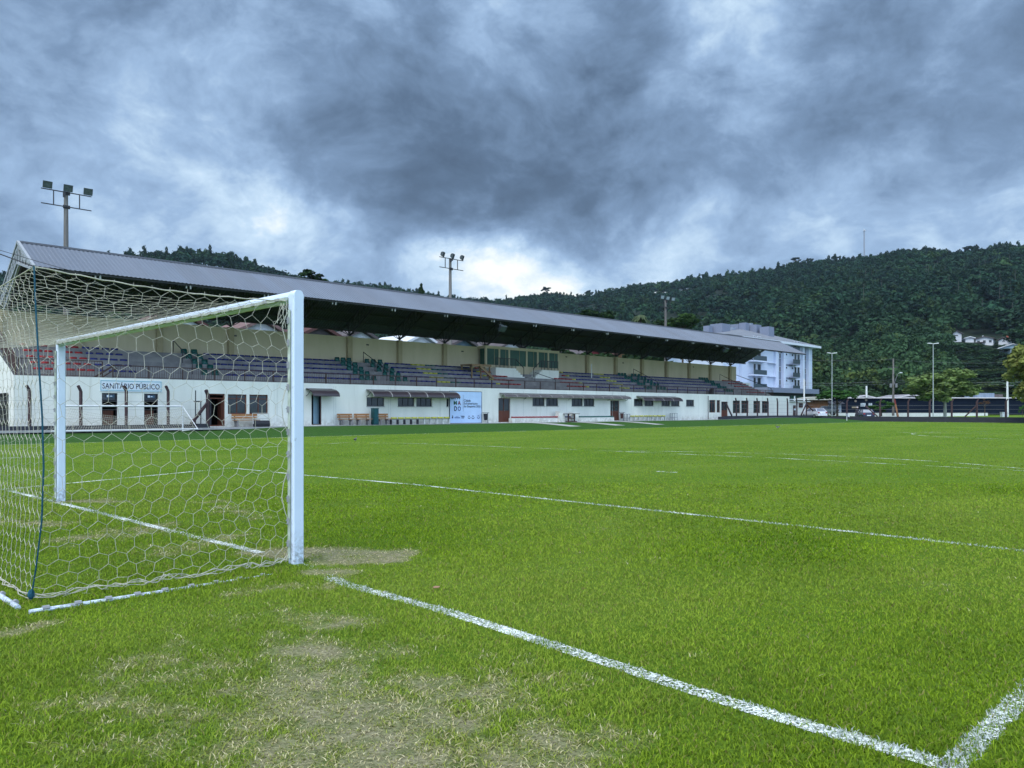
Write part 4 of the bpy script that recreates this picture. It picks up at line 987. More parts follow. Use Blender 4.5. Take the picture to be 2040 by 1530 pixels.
lr = thing('lawn_roller', (fxa(521, 41.3), 41.3, AZ-.06), 'black lawn roller with pale tubular frame by the wooden bench', 'roller', world=False)
m = MB(); m.bar((-.5, 0, .24), (.5, 0, .24), .235, 18); obj('drum', m, M_BLACK, lr)
m = MB(); m.path([(-.56, 0, .24), (-.56, .15, .95), (.56, .15, .95), (.56, 0, .24)], .022, 5); m.bar((-.56, .08, .6), (.56, .08, .6), .018, 4); obj('handle', m, pm('pale_tube', (.5, .5, .48)), lr)

# wooden camera platform on the terrace
x0p, x1p = PY(924, 735, 46.0)[0], PY(974, 735, 45.2)[0]
pf = thing('camera_platform', ((x0p+x1p)/2, 45.5, WTOP+1.2), 'rough wooden platform on posts standing over the blue seats', 'platform')
obj('deck', MB().box(x0p, x1p, 44.9, 46.5, 5.55, 5.66).box(x0p, x1p, 44.86, 44.9, 5.46, 5.66), M_PLANK, pf)
for x in (x0p+.1, (x0p+x1p)/2, x1p-.1):
    for y in (45.0, 46.4): obj('post', MB().box(x-.05, x+.05, y-.05, y+.05, WTOP+RISE*(2 if y < 45.5 else 4), 5.55), M_PLANK, pf)
m = MB(); m.bar((x0p+.9, 44.8, 5.45), (x1p-.05, 44.5, 4.35), .09, 4); obj('brace', m, M_PLANK, pf)
sk = thing('loudspeaker', (PY(1416.5, 784, FY+.5)[0], FY+.5, WTOP), 'black and grey loudspeaker standing behind the railing', 'speaker', world=False)
obj('body', MB().prism([(-.28, 0), (.28, 0), (.28, .75), (-.05, .62)], 'y', -.2, .2), M_BLACK, sk); obj('side_panel', MB().box(.285, .5, -.2, .2, .0, .72), M_STEELL, sk)

# ------------------------------------------------------------------ lettering
def text_mb(body, size, xs_=1.0, bold=.0, align='CENTER'):
    cu = bpy.data.curves.new('text', 'FONT'); cu.body = body; cu.size = size; cu.align_x = align; cu.align_y = 'CENTER'; cu.offset = bold; cu.fill_mode = 'FRONT'; cu.resolution_u = 3
    o = bpy.data.objects.new('text', cu); COL.objects.link(o); bpy.context.view_layer.update()
    me = o.to_mesh(); m = MB(); m.v = [(v.co.x*xs_, v.co.y, 0) for v in me.vertices]; m.f = [tuple(p.vertices) for p in me.polygons]; m.m = [0]*len(m.f)
    o.to_mesh_clear(); bpy.data.objects.remove(o); bpy.data.curves.remove(cu); return m
def wall_text(body, cx_, cz_, y, width, height, mat, parent, name='lettering', bold=.0):
    m = text_mb(body, 1.0, 1.0, bold); xs_ = [v[0] for v in m.v]; ys_ = [v[1] for v in m.v]; sx = width/(max(xs_)-min(xs_)); sy = height/(max(ys_)-min(ys_)); mx_, my_ = (max(xs_)+min(xs_))/2, (max(ys_)+min(ys_))/2
    m.v = [(cx_+(v[0]-mx_)*sx, y, cz_+(v[1]-my_)*sy) for v in m.v]; return obj(name, m, mat, parent)
M_SIGN = pm('sign_white', (.66, .72, .80), (.60, .66, .75), 2, rough=.4); M_NAVY = pm('letter_navy', (.012, .012, .045), rough=.5); M_TEAL = pm('sign_border', (.16, .42, .50), rough=.5)
sx0, sx1 = fx(199), fx(321.5); sz0, sz1 = fz(260, 780.5), fz(260, 757.5)
sg = thing('public_toilet_sign', ((sx0+sx1)/2, FY-.03, sz0), 'pale sign reading SANITÁRIO PÚBLICO above two dark doorways', 'sign')
obj('board', MB().box(sx0, sx1, FY-.05, FY-.006, sz0, sz1), M_SIGN, sg)
m = MB(); e = .035
for q in ((sx0+.02, sx1-.02, sz0+.05, sz0+.05+e), (sx0+.02, sx1-.02, sz1-.05-e, sz1-.05), (sx0+.02, sx0+.02+e, sz0+.05+e, sz1-.05-e), (sx1-.02-e, sx1-.02, sz0+.05+e, sz1-.05-e)): m.box(q[0], q[1], FY-.056, FY-.0502, q[2], q[3])
obj('border', m, M_TEAL, sg)
wall_text('SANITÁRIO PÚBLICO', (sx0+sx1)/2, (sz0+sz1)/2+.02, FY-.054, (sx1-sx0)*.93, (sz1-sz0)*.60, M_NAVY, sg, bold=.012)
for p0, p1, glyph in ((212, 228, 'man'), (293.5, 308, 'woman')):
    a, b = fx(p0), fx(p1); z0, z1 = BASE+1.86, BASE+2.02; ds = thing('door_sign', ((a+b)/2, FY+.04, z0), f'small dark plate with white {glyph} pictogram over a toilet doorway', 'sign')
    ds['label'] = 'small dark pictogram plate over the '+('left' if glyph == 'man' else 'right')+' toilet doorway'
    obj('plate', MB().box(a, b, FY+.02, FY+.045, z0, z1), pm('plate_blue', (.03, .08, .14), rough=.4), ds); obj('pictogram', MB().box(a+.03, a+.15, FY+.012, FY+.019, z0+.02, z1-.02), M_SIGN, ds); obj('lettering', MB().box(a+.2, b-.12, FY+.012, FY+.019, z0+.055, z0+.10), M_SIGN, ds)
# the big banner
qx0, qx1 = fx(895.5), fx(958.5); qz0, qz1 = AZ+.03, fz(930, 780.5); qw, qh = qx1-qx0, qz1-qz0
bn = thing('event_banner', (qx0, FY-.05, qz0), 'large pale blue banner with city name and sports lettering on the white wall', 'banner')
m = MB(); nxb, nzb = 14, 10
for i in range(nxb+1):
    for k in range(nzb+1): m.v.append((qx0+qw*i/nxb, FY-.05-.008*math.sin(i*1.3+k*.9)-.006*math.sin(k*2.2), qz0+qh*k/nzb))
for i in range(nxb):
    for k in range(nzb): a = i*(nzb+1)+k; m.f.append((a, a+nzb+1, a+nzb+2, a+1)); m.m.append(0)
obj('cloth', m, pm('banner_cloth', (.50, .66, .92), (.46, .61, .86), 1.5, rough=.6), bn)
m = MB()
for q in ((qx0-.04, qx0, qz0, qz1), (qx1, qx1+.04, qz0, qz1), (qx0, qx1, qz1, qz1+.04), (qx0, qx1, qz0-.03, qz0)): m.box(q[0], q[1], FY-.065, FY-.004, q[2], q[3])
obj('frame', m, M_BLACK, bn)
bu = lambda u, v: (qx0+qw*u/1330, qz1-qh*v/1310)       # banner units measured on its face
PAL = [pm('letter_'+n_, c_, rough=.5) for n_, c_ in (('ink', (.015, .015, .05)), ('wine', (.20, .02, .05)), ('green', (.02, .13, .07)), ('orange', (.40, .14, .03)), ('blue', (.03, .07, .25)))]
yb = FY-.075
for ch, u, v, w_, h_, mi_ in (('G', 75, 250, 105, 150, 0), ('R', 200, 250, 105, 150, 4), ('A', 345, 245, 130, 150, 0), ('M', 215, 470, 130, 165, 2), ('A', 375, 470, 125, 175, 1), ('D', 225, 710, 120, 190, 0), ('O', 380, 710, 125, 190, 4)):
    x, z = bu(u, v); wall_text(ch, x, z, yb, qw*w_/1330, qh*h_/1310, PAL[mi_], bn, bold=.02)
m = MB(); x, z = bu(540, 0); m.box(x-.008, x+.008, yb, yb+.004, bu(0, 830)[1], bu(0, 130)[1]); obj('rule', m, PAL[0], bn)
for tx_, u0, u1, v, h_ in (('Cidade', 570, 850, 365, 105), ('Sul-americana', 570, 1150, 490, 95), ('do Desporto 2023', 570, 1275, 625, 110)):
    (xa, z), (xb, _) = bu(u0, v), bu(u1, v); wall_text(tx_, (xa+xb)/2, z, yb, xb-xa, qh*h_/1310, PAL[0], bn, bold=.008)
def mark(parts, mi_, nm='logo'):
    m = MB()
    for u0, u1, v0, v1 in parts: (xa, za), (xb, zb) = bu(u0, v0), bu(u1, v1); m.box(xa, xb, yb, yb+.004, zb, za)
    obj(nm, m, PAL[mi_], bn)
mark([(85, 125, 1000, 1030), (75, 110, 1050, 1110), (110, 120, 1030, 1110)], 0)
mark([(220, 340, 1030, 1042), (190, 410, 1080, 1105)], 4); mark([(440, 590, 1010, 1020), (460, 600, 1040, 1070), (470, 570, 1095, 1115)], 0)
def ring_mark(u, v, r_, mi_):
    m = MB(); x, z = bu(u, v); rr = qw*r_/1330; n = 18
    for k in range(n): a = math.pi*(1.0+k/n*1.0); b = math.pi*(1.0+(k+1)/n*1.0); m.quad((x+rr*math.cos(a), yb, z+rr*math.sin(a)), (x+rr*math.cos(b), yb, z+rr*math.sin(b)), (x+.7*rr*math.cos(b), yb, z+.7*rr*math.sin(b)), (x+.7*rr*math.cos(a), yb, z+.7*rr*math.sin(a)))
    for s_ in (-.5, .15): m.box(x+rr*s_, x+rr*(s_+.35), yb, yb+.003, z+rr*.3, z+rr*.8)
    obj('logo', m, PAL[mi_], bn)
ring_mark(790, 1070, 55, 0); ring_mark(955, 1070, 60, 0); ring_mark(1190, 1060, 60, 4)

# ------------------------------------------------------------------ fences, kerb walls, training goal
M_POSTB = pm('post_brown', (.070, .040, .045), (.045, .028, .034), 3, rough=.8); M_WIREG = pm('fence_wire', (.25, .26, .28), rough=.5)
M_WALLD = pm('kerb_wall_dark', (.040, .042, .055), (.022, .026, .034), 1.2, rough=.9, stretch=(1, 1, 2.5), contrast=(.3, .7))
def bent_post(x, y, z0, h, lean, r_=.065, arm=.36):
    m = MB(); m.bar((0, 0, z0), (0, 0, z0+h), r_, 4); m.bar((0, 0, z0+h), (lean[0]*arm, lean[1]*arm, z0+h+arm*.85), r_*.92, 4); m.v = [(a+x, b+y, c_) for a, b, c_ in m.v]; return m
FNY = 41.5
lf = thing('post_fence', (6, FNY, .2), 'fence of brown bent-top posts on a dark kerb before the toilet doors', 'fence')
obj('kerb', MB().box(-14, fx(404, FNY), FNY-.1, FNY+.08, -.1, .60), M_WALLD, lf)
for px_ in (-70, -6, 59, 161, 251.5, 335): x = fx(px_, FNY); obj('post', bent_post(x, FNY, .6, PY(px_, 779, FNY)[1]-.6, (-.45, -.2)), M_POSTB, lf)
m = MB(); x = fx(414, FNY); m.bar((x, FNY, .3), (x, FNY, 2.45), .09, 4); m.bar((x, FNY, 2.45), (x-.16, FNY-.1, 2.75), .08, 4); obj('post', m, M_POSTB, lf)
m = MB(); m.bar((fx(381, FNY-.3), FNY-.3, .62), (x-.02, FNY, 1.95), .075, 4); obj('brace', m, M_POSTB, lf)
m = MB(); m.prism([(fx(393, FNY-.3), .30), (fx(419, FNY-.3), .30), (fx(412, FNY-.3), .62), (fx(393, FNY-.3), .62)], 'y', FNY-.45, FNY-.101); obj('kerb_end', m, M_WALLD, lf)
m = MB()
for z in (1.0, 1.5, 2.0): m.bar((-14, FNY, z), (fx(404, FNY), FNY, z), .005, 4)
obj('wire', m, M_WIREG, lf)
gt = thing('pipe_gate', (fx(395, FNY), FNY, .4), 'thin dark pipe gate frame beside the open doorway', 'gate'); a, b = fx(389.5, FNY), fx(400, FNY)
m = MB(); m.bar((a, FNY, .5), (a, FNY, 2.72), .035, 5); m.bar((b, FNY, .5), (b, FNY, 2.05), .035, 5); m.bar((a-.1, FNY, 2.03), (b+.05, FNY, 2.03), .04, 5); m.bar((a, FNY, .6), (b, FNY, .6), .03, 5); obj('gate_frame', m, M_BLACK, gt)

RFY = 41.35
rf = thing('post_fence', (fx(1432, RFY), RFY, .4), 'fence of bent-top posts on a dark kerb before the far white wall', 'fence')
xk0 = fx(1444, RFY); obj('kerb', MB().box(xk0, WALLX, RFY-.1, RFY+.1, -.1, .80), M_WALLD, rf); obj('kerb_end', MB().box(fx(1432, RFY), xk0-.004, RFY-.1, RFY+.1, .1, .72), M_WALLD, rf)
for px_ in (1467, 1488.6, 1509, 1530, 1549, 1569, 1587.5, 1606.5): x = fx(px_, RFY); obj('post', bent_post(x, RFY, .8, PY(px_, 801, RFY)[1]-.8, (-.85, -.3), .075, .55), M_POSTB, rf)
x = fx(1411, FY-.15); m = MB(); m.bar((x, FY-.15, .4), (x, FY-.15, 3.2), .04, 5); obj('post', m, M_POSTB, rf)
for pa, pb, za, zb in ((1458, 1446.5, .82, 2.3), (1596, 1606.5, .82, 2.4), (1627, 1607, .82, 2.4)):
    m = MB(); m.bar((fx(pa, RFY-.1), RFY-.1, za), (fx(pb, RFY-.1), RFY-.1, zb), .07, 4); obj('brace', m, M_POSTB, rf)
m = MB()
for z in (1.2, 1.7, 2.2, 2.7): m.bar((fx(1467, RFY), RFY, z), (WALLX, RFY, z), .008, 4)
obj('wire', m, M_WIREG, rf)
ef = thing('post_fence', (WALLX, 10, 0), 'dark kerb wall with tall posts closing the far end of the pitch', 'fence')
obj('kerb', MB().box(WALLX-.1, WALLX+.1, -45, RFY-.12, -.2, .66), M_WALLD, ef)
for px_ in (1687, 1753, 1809, 1852, 1896, 1946, 2004, 2068):
    y, z = PX(px_, 800, WALLX); obj('post', bent_post(WALLX, y, .66, z-.66, (.15, -.55), .085, .35), M_POSTB, ef)
for pa, pb in ((1922, 1946), (1748, 1724)): ya, yb_ = PX(pa, 829, WALLX-.1)[0], PX(pb, 806, WALLX-.1)[0]; m = MB(); m.bar((WALLX-.1, ya, .68), (WALLX-.1, yb_, 2.1), .07, 4); obj('brace', m, M_POSTB, ef)
m = MB()
for z in (1.1, 1.6, 2.1): m.bar((WALLX, -45, z), (WALLX, RFY, z), .008, 4)
obj('wire', m, M_WIREG, ef)
# training goal seen from behind, lying against the left part of the stand
tgx0, tgx1 = fx(128, 40.2), fx(364, 40.2); tz0 = .2
tg = thing('training_goal', ((tgx0+tgx1)/2, 39.6, tz0), 'low white training goal with square net standing before the toilet doors', 'goal')
M_TUBE = pm('tube_white', (.66, .68, .72), rough=.4); hb = PY(250, 809, 40.2)[1]
for x in (tgx0, tgx1): obj('goalpost', MB().bar((x, 40.2, tz0), (x, 40.2, hb), .05, 8), M_TUBE, tg)
obj('crossbar', MB().bar((tgx0, 40.2, hb), (tgx1, 40.2, hb), .05, 8), M_TUBE, tg)
xr = fx(394, 38.9); xl = tgx0-.9; zb = gzf(20, 38.9)+.06
m = MB(); m.path([(tgx0, 40.2, tz0+.03), (xl, 38.9, zb), (xr, 38.9, zb), (tgx1, 40.2, tz0+.03)], .04, 6); m.bar((tgx1, 40.2, hb), (xr, 38.9, zb), .022, 5); m.bar((tgx0, 40.2, hb), (xl+.4, 38.9, zb), .022, 5); obj('ground_bar', m, M_TUBE, tg)
m = MB(); NXq, NZq = 62, 9
def tgp(i, k): f = i/NXq; g = k/NZq; s_ = math.sin(math.pi*f); x = (xl+(xr-xl)*f)*(1-g)+(tgx0+(tgx1-tgx0)*f)*g; return (x, 38.95+1.2*g-.0, zb+(max(.75, hb-.05-.55*s_)-zb)*g*(1-.35*s_*(1-g)))
for i in range(NXq+1): m.path([tgp(i, k) for k in range(NZq+1)], .006, 3)
for k in range(NZq+1): m.path([tgp(i, k) for i in range(NXq+1)], .006, 3)
obj('net', m, M_CORD, tg)
# side opening at the left end of the stand
ya, za = PX(17, 786, X0); yb_, _ = PX(-24, 786, X0)
obj('side_gate', MB().box(X0-.06, X0-.004, ya, yb_, BASE, za).box(X0-.09, X0-.062, ya-.1, yb_+.1, za, za+.1), M_DARK, stand)
# ------------------------------------------------------------------ floodlights, lamps and poles
M_POLE = pm('pole_concrete', (.22, .21, .20), (.12, .11, .105), 3, rough=.9, stretch=(1, 1, .15)); M_LAMPB = pm('floodlight_body', (.05, .065, .07), rough=.5); M_LAMPG = pm('floodlight_glass', (.085, .105, .125), (.04, .05, .06), 6, rough=.12, spec=.6)
def floodlight(parent, c_, tilt=.35, s_=1.0, rz=0.0, name='floodlight', glass=None):
    m = MB(); ca, sa = math.cos(tilt), math.sin(tilt)
    def tr(v): x, y, z = v[0]*s_, v[1]*s_, v[2]*s_; y, z = y*ca-z*sa*-1*-1, y*sa+z*ca; X = x*math.cos(rz)-y*math.sin(rz); Y = x*math.sin(rz)+y*math.cos(rz); return (X+c_[0], Y+c_[1], Z0+z)
    Z0 = c_[2]
    for y, w_, h_ in ((-.22, .36, .30), (.0, .34, .28), (.16, .22, .18), (.22, .12, .1)):
        m.v += [(-w_, y, -h_), (w_, y, -h_), (w_, y, h_), (-w_, y, h_)]
    for a in range(3):
        for k in range(4): j = (k+1) % 4; m.f.append((a*4+k, a*4+j, (a+1)*4+j, (a+1)*4+k)); m.m.append(0)
    m.f += [(0, 1, 2, 3), (15, 14, 13, 12)]; m.m += [0, 0]; m.v = [tr(v) for v in m.v]
    b = obj(name, m, M_LAMPB, parent)
    g = MB(); g.box(-.31, .31, -.235, -.225, -.25, .25); g.v = [tr(v) for v in g.v]; obj('lens', g, glass or M_LAMPG, b)
    return b
def mast(px, ytop, label, Y=53.0, turn=0.0):
    x, z = PY(px, ytop, Y); r = thing('floodlight_mast', (x, Y, .3), label, 'floodlight', 'floodlight masts behind the stand', world=False); h = z-.3
    obj('pole', MB().bar((0, 0, 0), (0, 0, h-.35), .24, 10, .135), M_POLE, r)
    m = MB(); m.box(-1.55, 1.55, -.22, -.16, h-.40, h-.34); m.box(-1.55, 1.55, -.22, -.16, h-1.40, h-1.34)
    for x_ in (-.8, .8): m.box(x_-.03, x_+.03, -.218, -.162, h-1.34, h-.4)
    m.box(-.22, .22, -.16, -.14, h-.55, h-.3); m.box(-.22, .22, -.16, -.14, h-1.5, h-1.25); m.box(-.25, -.12, -.4, -.225, h-.75, h-.42); obj('crossarm', m, M_STEEL, r)
    for x_ in (-1.2, .05, 1.3): floodlight(r, (x_, -.24, h-.06), .32, .78, turn, glass=pm('floodlight_glass_pale', (.34, .40, .44), (.24, .29, .33), 5, rough=.2) if turn < 0 else None)
    return r
mast(131.5, 374, 'floodlight mast rising over the left end of the stand roof'); mast(897, 509, 'floodlight mast rising over the middle of the stand roof', turn=R(35)); mast(1326, 593, 'most distant floodlight mast rising over the stand roof', turn=R(-20))
for px_, py_, lb in ((1000, 653, 'grey floodlight hanging under the eave above the press box'), (1445, 696, 'grey floodlight hanging under the eave near its far end')):
    x, z = PY(px_, py_, EY+.35); r = thing('hanging_floodlight', (x, EY+.35, z), lb, 'floodlight', world=False)
    floodlight(r, (0, 0, 0), .75, .95, name='lamp_housing'); obj('bracket', MB().bar((0, .1, .2), (0, .25, .62), .03, 5).bar((-.25, .1, .25), (.25, .1, .25), .025, 4), M_STEELL, r)
def street_lamp(px, ytop, d, label):
    x, y, z = D(px, ytop, d); z0 = gzf(x, y); r = thing('street_lamp', (x, y, z0-.1), label, 'street lamp', 'twin-headed street lamps beyond the far fence', world=False, rz=YAW-R(90)); h = z-z0+.1
    obj('pole', MB().bar((0, 0, 0), (0, 0, h), .075, 8, .05), pm('lamp_pole', (.34, .38, .40), rough=.5), r)
    for s_ in (-1, 1):
        m = MB(); m.bar((0, 0, h), (s_*.35, 0, h+.05), .04, 5); m.prism([(s_*.25, h-.02), (s_*.72, h+.04), (s_*.68, h+.14), (s_*.28, h+.10)], 'y', -.14, .14); obj('lamp_head', m, pm('lamp_head_white', (.62, .65, .68), rough=.35), r)
street_lamp(1657.5, 704, 112, 'tall twin-headed street lamp rising out of the green street tree'); street_lamp(1859, 685, 103, 'tall twin-headed street lamp before the large round tree')
def d_thing(name, px, d, label, cat, group=None):
    x, y, _ = D(px, HZ, d); return thing(name, (x, y, gzf(x, y)-.05), label, cat, group, world=False, rz=YAW-R(90))
def hgt(py, d, o): return CH+(HZ-py)/FPX*d-o.location.z
u_ = d_thing('utility_pole', 1779.5, 117, 'concrete utility pole with crossarms and a curved street-light arm', 'utility pole'); h = hgt(714, 117, u_)
obj('pole', MB().bar((0, 0, 0), (0, 0, h), .19, 8, .11), M_POLE, u_)
m = MB(); zc = hgt(732, 117, u_); m.box(-.75, .75, -.06, .06, zc-.05, zc+.05); m.box(-.06, .06, -.3, .3, zc-1.2, zc-1.1)
for x_ in (-.7, -.3, .35, .7): m.bar((x_, 0, zc+.05), (x_, 0, zc+.25), .035, 5)
obj('crossarm', m, M_STEEL, u_)
m = MB(); z1 = hgt(766, 117, u_); z2 = hgt(743, 117, u_); m.path([(.1, -.1, z1), (.3, -.2, z1+.9), (.6, -.2, z2-.2), (.95, -.2, z2)], .035, 5); obj('lamp_arm', m, M_STEELL, u_)
obj('lamp_head', MB().blob((1.1, -.2, z2+.02), (.26, .12, .09), 8, 5), pm('lamp_head_white', (.8, .82, .84)), u_)
m = MB(); zt = hgt(768, 117, u_)
for x_ in (-.5, .35): m.bar((x_, -.25, zt-.3), (x_, -.25, zt+.3), .18, 8)
obj('transformer', m, M_STEELL, u_)
st = d_thing('striped_stay', 1786, 113, 'slanting orange and dark stay post leaning on the utility pole', 'post'); h = hgt(795, 113, st)
obj('post', MB().bar((.25, 0, 0), (-.15, 0, h*.72), .17, 8, .12), pm('stay_orange', (.38, .18, .08), (.10, .05, .05), 1.2, rough=.7), st); obj('tip', MB().bar((-.152, 0, h*.722), (-.30, 0, h), .12, 8, .10), pm('stay_red', (.22, .05, .05), rough=.7), st)
u2 = d_thing('utility_pole', 2007, 113, 'white tapered utility pole with short crossarm near the right edge', 'utility pole'); h = hgt(752, 113, u2)
obj('pole', MB().bar((0, 0, 0), (0, 0, h), .16, 4, .09), pm('pole_white', (.56, .60, .66), rough=.7), u2); zc = hgt(769, 113, u2)
m = MB(); m.box(-.1, .9, -.05, .05, zc, zc+.08); m.bar((-.4, 0, zc-.25), (0, 0, zc), .03, 4); obj('crossarm', m, M_STEELL, u2)
eb = d_thing('electric_box', 2000, 112.4, 'pale grey electric box at the foot of the white utility pole', 'electric box'); obj('body', MB().box(-.42, .42, -.25, .25, .0, .92).box(-.46, .46, -.29, .29, .92, .98), pm('box_grey', (.42, .46, .52), rough=.6), eb); obj('door', MB().box(-.34, .34, -.27, -.253, .1, .85), pm('box_grey', (.42, .46, .52)), eb)
wp = d_thing('white_mast', 1602, 112, 'plain white post standing in front of the hotel podium', 'post'); obj('pole', MB().bar((0, 0, 0), (0, 0, hgt(755, 112, wp)), .14, 8, .10).box(-.2, .2, -.2, .2, 0, .12), pm('pole_white', (.56, .60, .66)), wp)
m = MB(); 
def wire(pa, pb, sag, rad=.012, n=14): 
    a, b = Vector(pa), Vector(pb); return m.path([a.lerp(b, k/n)-Vector((0, 0, sag*4*(k/n)*(1-k/n))) for k in range(n+1)], rad, 3)
for ya_, yb_, yc_, dd_ in ((717, 716, 724, .3), (757, 756, 758, .5), (761, 761, 762, .1), (764, 764.5, 765, .2)):
    wire(D(1560, ya_-3 if ya_ < 730 else ya_+2, 135), D(1779.5, yb_, 117), dd_); wire(D(1779.5, yb_, 117), D(2007, yc_-2 if yc_ < 740 else yc_, 113), dd_); wire(D(2007, yc_, 113), D(2300, yc_-4, 108), dd_)
tag(obj('power_lines', m, M_STEELL), 'thin power lines strung between the utility poles', 'cable')

# ------------------------------------------------------------------ buildings to the right
M_HOTEL = pm('hotel_white', (.58, .64, .78), (.54, .60, .73), .5, rough=.85); M_HGREY = pm('hotel_grey', (.19, .22, .30), rough=.8); M_HROOF = pm('hotel_roof', (.19, .205, .235), (.145, .16, .19), .9, rough=.85, stretch=(1, 1, 3)); M_HPANE = pm('hotel_glass', (.035, .045, .055), rough=.1)
M_HGLASS = pm('balcony_glass', (.06, .085, .10), rough=.2)
HY = 70.0
hx0, hx1 = fx(1478, HY), fx(1618, HY); hz0 = 1.0
eave = PY(1600, 692, HY)[1]; hzp = PY(1560, 777, HY)[1]
ho = thing('hotel_building', ((hx0+hx1)/2, HY, hz0), 'white four-storey hotel with grey bands and roof shafts beyond the stand', 'hotel')
hd = 17.0
obj('wall', MB().box(hx0, hx1, HY, HY+hd, .3, eave), M_HOTEL, ho)
obj('eave', MB().box(hx0-2.2, hx1+1.1, HY-1.6, HY+hd+1.6, eave, eave+.45), pm('eave_white', (.66, .70, .78), rough=.7), ho)
rz_ = PY(1500, 650, HY+8)[1]; m = MB(); x0_, x1_, y0_, y1_ = fx(1436, HY), hx1+1.0, HY-1.5, HY+hd+1.5; ym = (y0_+y1_)/2; rx0, rx1 = PY(1474, HZ, ym)[0], PY(1512, HZ, ym)[0]; rz_ = PY(1482, 657, ym)[1]
a_ = [(x0_, y0_, eave+.46), (x1_, y0_, eave+.46), (x1_, y1_, eave+.46), (x0_, y1_, eave+.46), (rx0, ym, rz_), (rx1, ym, rz_)]
m.v = a_; m.f = [(0, 1, 5, 4), (1, 2, 5), (2, 3, 4, 5), (3, 0, 4), (3, 2, 1, 0)]; m.m = [0]*5; rf_ = obj('roof', m, M_HROOF, ho)
obj('wing_wall', MB().box(fx(1446, HY), hx0-.01, HY+.6, HY+hd-.6, .3, eave-.01), M_HOTEL, ho)
for px_, w_, yt, yb2, dy in ((1416, 1.5, 649, 664, 9), (1425, 1.3, 652, 664, 10), (1447, 3.2, 645, 664, 7), (1463, 1.2, 652, 666, 9), (1432, 1.0, 650, 664, 10), (1476, 2.2, 646, 662, 11), (1489, 1.7, 643, 664, 8), (1498, 1.2, 644, 662, 10), (1512, 2.2, 647, 672, 6.5), (1537, 2.4, 651, 676, 3.6)):
    x, zt = PY(px_, yt, HY+dy); zb_ = min(PY(px_, yb2+6, HY+dy)[1], eave+.2 if px_ < 1470 else 99); s_ = MB(); s_.box(x-w_/2, x+w_/2, HY+dy, HY+dy+w_*.9, zb_-1.2, zt); obj('roof_shaft', s_, M_HGREY if w_ > 1.4 else pm('shaft_blue', (.24, .28, .36), rough=.8), rf_)
FLO = [PY(1560, y_, HY)[1] for y_ in (776, 750, 723.5, 698)]; fh = FLO[1]-FLO[0]
def vb(p0, p1, z0, z1, dp, mat, nm): obj(nm, MB().box(fx(p0, HY), fx(p1, HY), HY-dp, HY-.004, z0, z1), mat, ho)
for p0, p1 in ((1547, 1556), (1599, 1606)): vb(p0, p1, hz0+2, eave-.02, .02, M_HGREY, 'grey_band')
for p0, p1 in ((1541.5, 1546.5), (1556.5, 1561), (1595, 1598.5), (1606.5, 1609)): vb(p0, p1, hz0+2, eave-.03, .55, M_HOTEL, 'fin')
for k in range(4):
    z0 = FLO[k]
    for p0, p1 in ((1581.5, 1586), (1587.5, 1592.5)):
        w_ = obj('window', frame_mb(fx(p0, HY), fx(p1, HY), z0+.1, z0+2.3, HY-.12, .09, .1), pm('frame_white', (.6, .63, .7)), ho); obj('pane', MB().box(fx(p0, HY)+.05, fx(p1, HY)-.05, HY-.08, HY-.06, z0+.15, z0+2.25), M_HPANE, w_)
    for p0, p1 in ((1560.8, 1563.2), (1551, 1554.5), (1601, 1604.5)):
        w_ = obj('window', frame_mb(fx(p0, HY), fx(p1, HY), z0+.9, z0+2.1, HY-.14, .07, .1), pm('frame_white', (.6, .63, .7)), ho); obj('pane', MB().box(fx(p0, HY)+.04, fx(p1, HY)-.04, HY-.10, HY-.08, z0+.95, z0+2.05), M_HPANE, w_)
    for px_ in (1566, 1578, 1597): m = MB(); x = fx(px_, HY); obj('wall_light', m.box(x-.12, x+.12, HY-.2, HY-.005, z0+1.75, z0+2.1), M_BLACK, ho)
    if k < 3: vb(1561.5, 1579, z0-.55, z0-.1, .03, M_HGREY, 'floor_band')
    b_ = obj('balcony', MB().box(fx(1579.5, HY-.9), fx(1593, HY-.9), HY-1.0, HY-.01, z0-.28, z0-.05), M_HGREY, ho); ra, rb = fx(1579.5, HY-.9), fx(1593, HY-.9); m = MB(); m.box(ra, rb, HY-1.0, HY-.95, z0+.85, z0+.92)
    for i in range(5): x = ra+(rb-ra)*i/4; m.box(x-.03, x+.03, HY-1.0, HY-.95, z0-.05, z0+.85)
    obj('balcony_rail', m, M_STEEL, b_); obj('balcony_glass', MB().box(ra+.04, rb-.04, HY-.98, HY-.97, z0, z0+.84), M_HGLASS, b_)
    for p0, p1 in ((1500, 1505), (1508, 1515)):
        w_ = obj('window', frame_mb(fx(p0, HY), fx(p1, HY), z0+.05, z0+2.25, HY-.12, .09, .1), pm('frame_white', (.6, .63, .7)), ho); obj('pane', MB().box(fx(p0, HY)+.05, fx(p1, HY)-.05, HY-.08, HY-.06, z0+.1, z0+2.2), M_HPANE, w_)
    b_ = obj('balcony', MB().box(fx(1490, HY), fx(1519, HY), HY-1.3, HY-.01, z0-.32, z0-.05), M_HOTEL, ho); obj('balcony_glass', MB().box(fx(1490, HY)+.05, fx(1519, HY)-.5, HY-1.25, HY-1.22, z0-.04, z0+.9), M_HGLASS, b_)
    m = MB(); m.box(fx(1528, HY), fx(1542, HY), HY-.5, HY-.01, z0-.3, z0-.15); obj('ledge', m, M_HOTEL, ho)
pzt, pzb = PY(1580, 776, 66)[1], PY(1580, 785, 66)[1]
po = thing('hotel_podium', (fx(1580, 66), 66, hz0), 'dark grey flat canopy and glazed ground floor of the hotel', 'building')
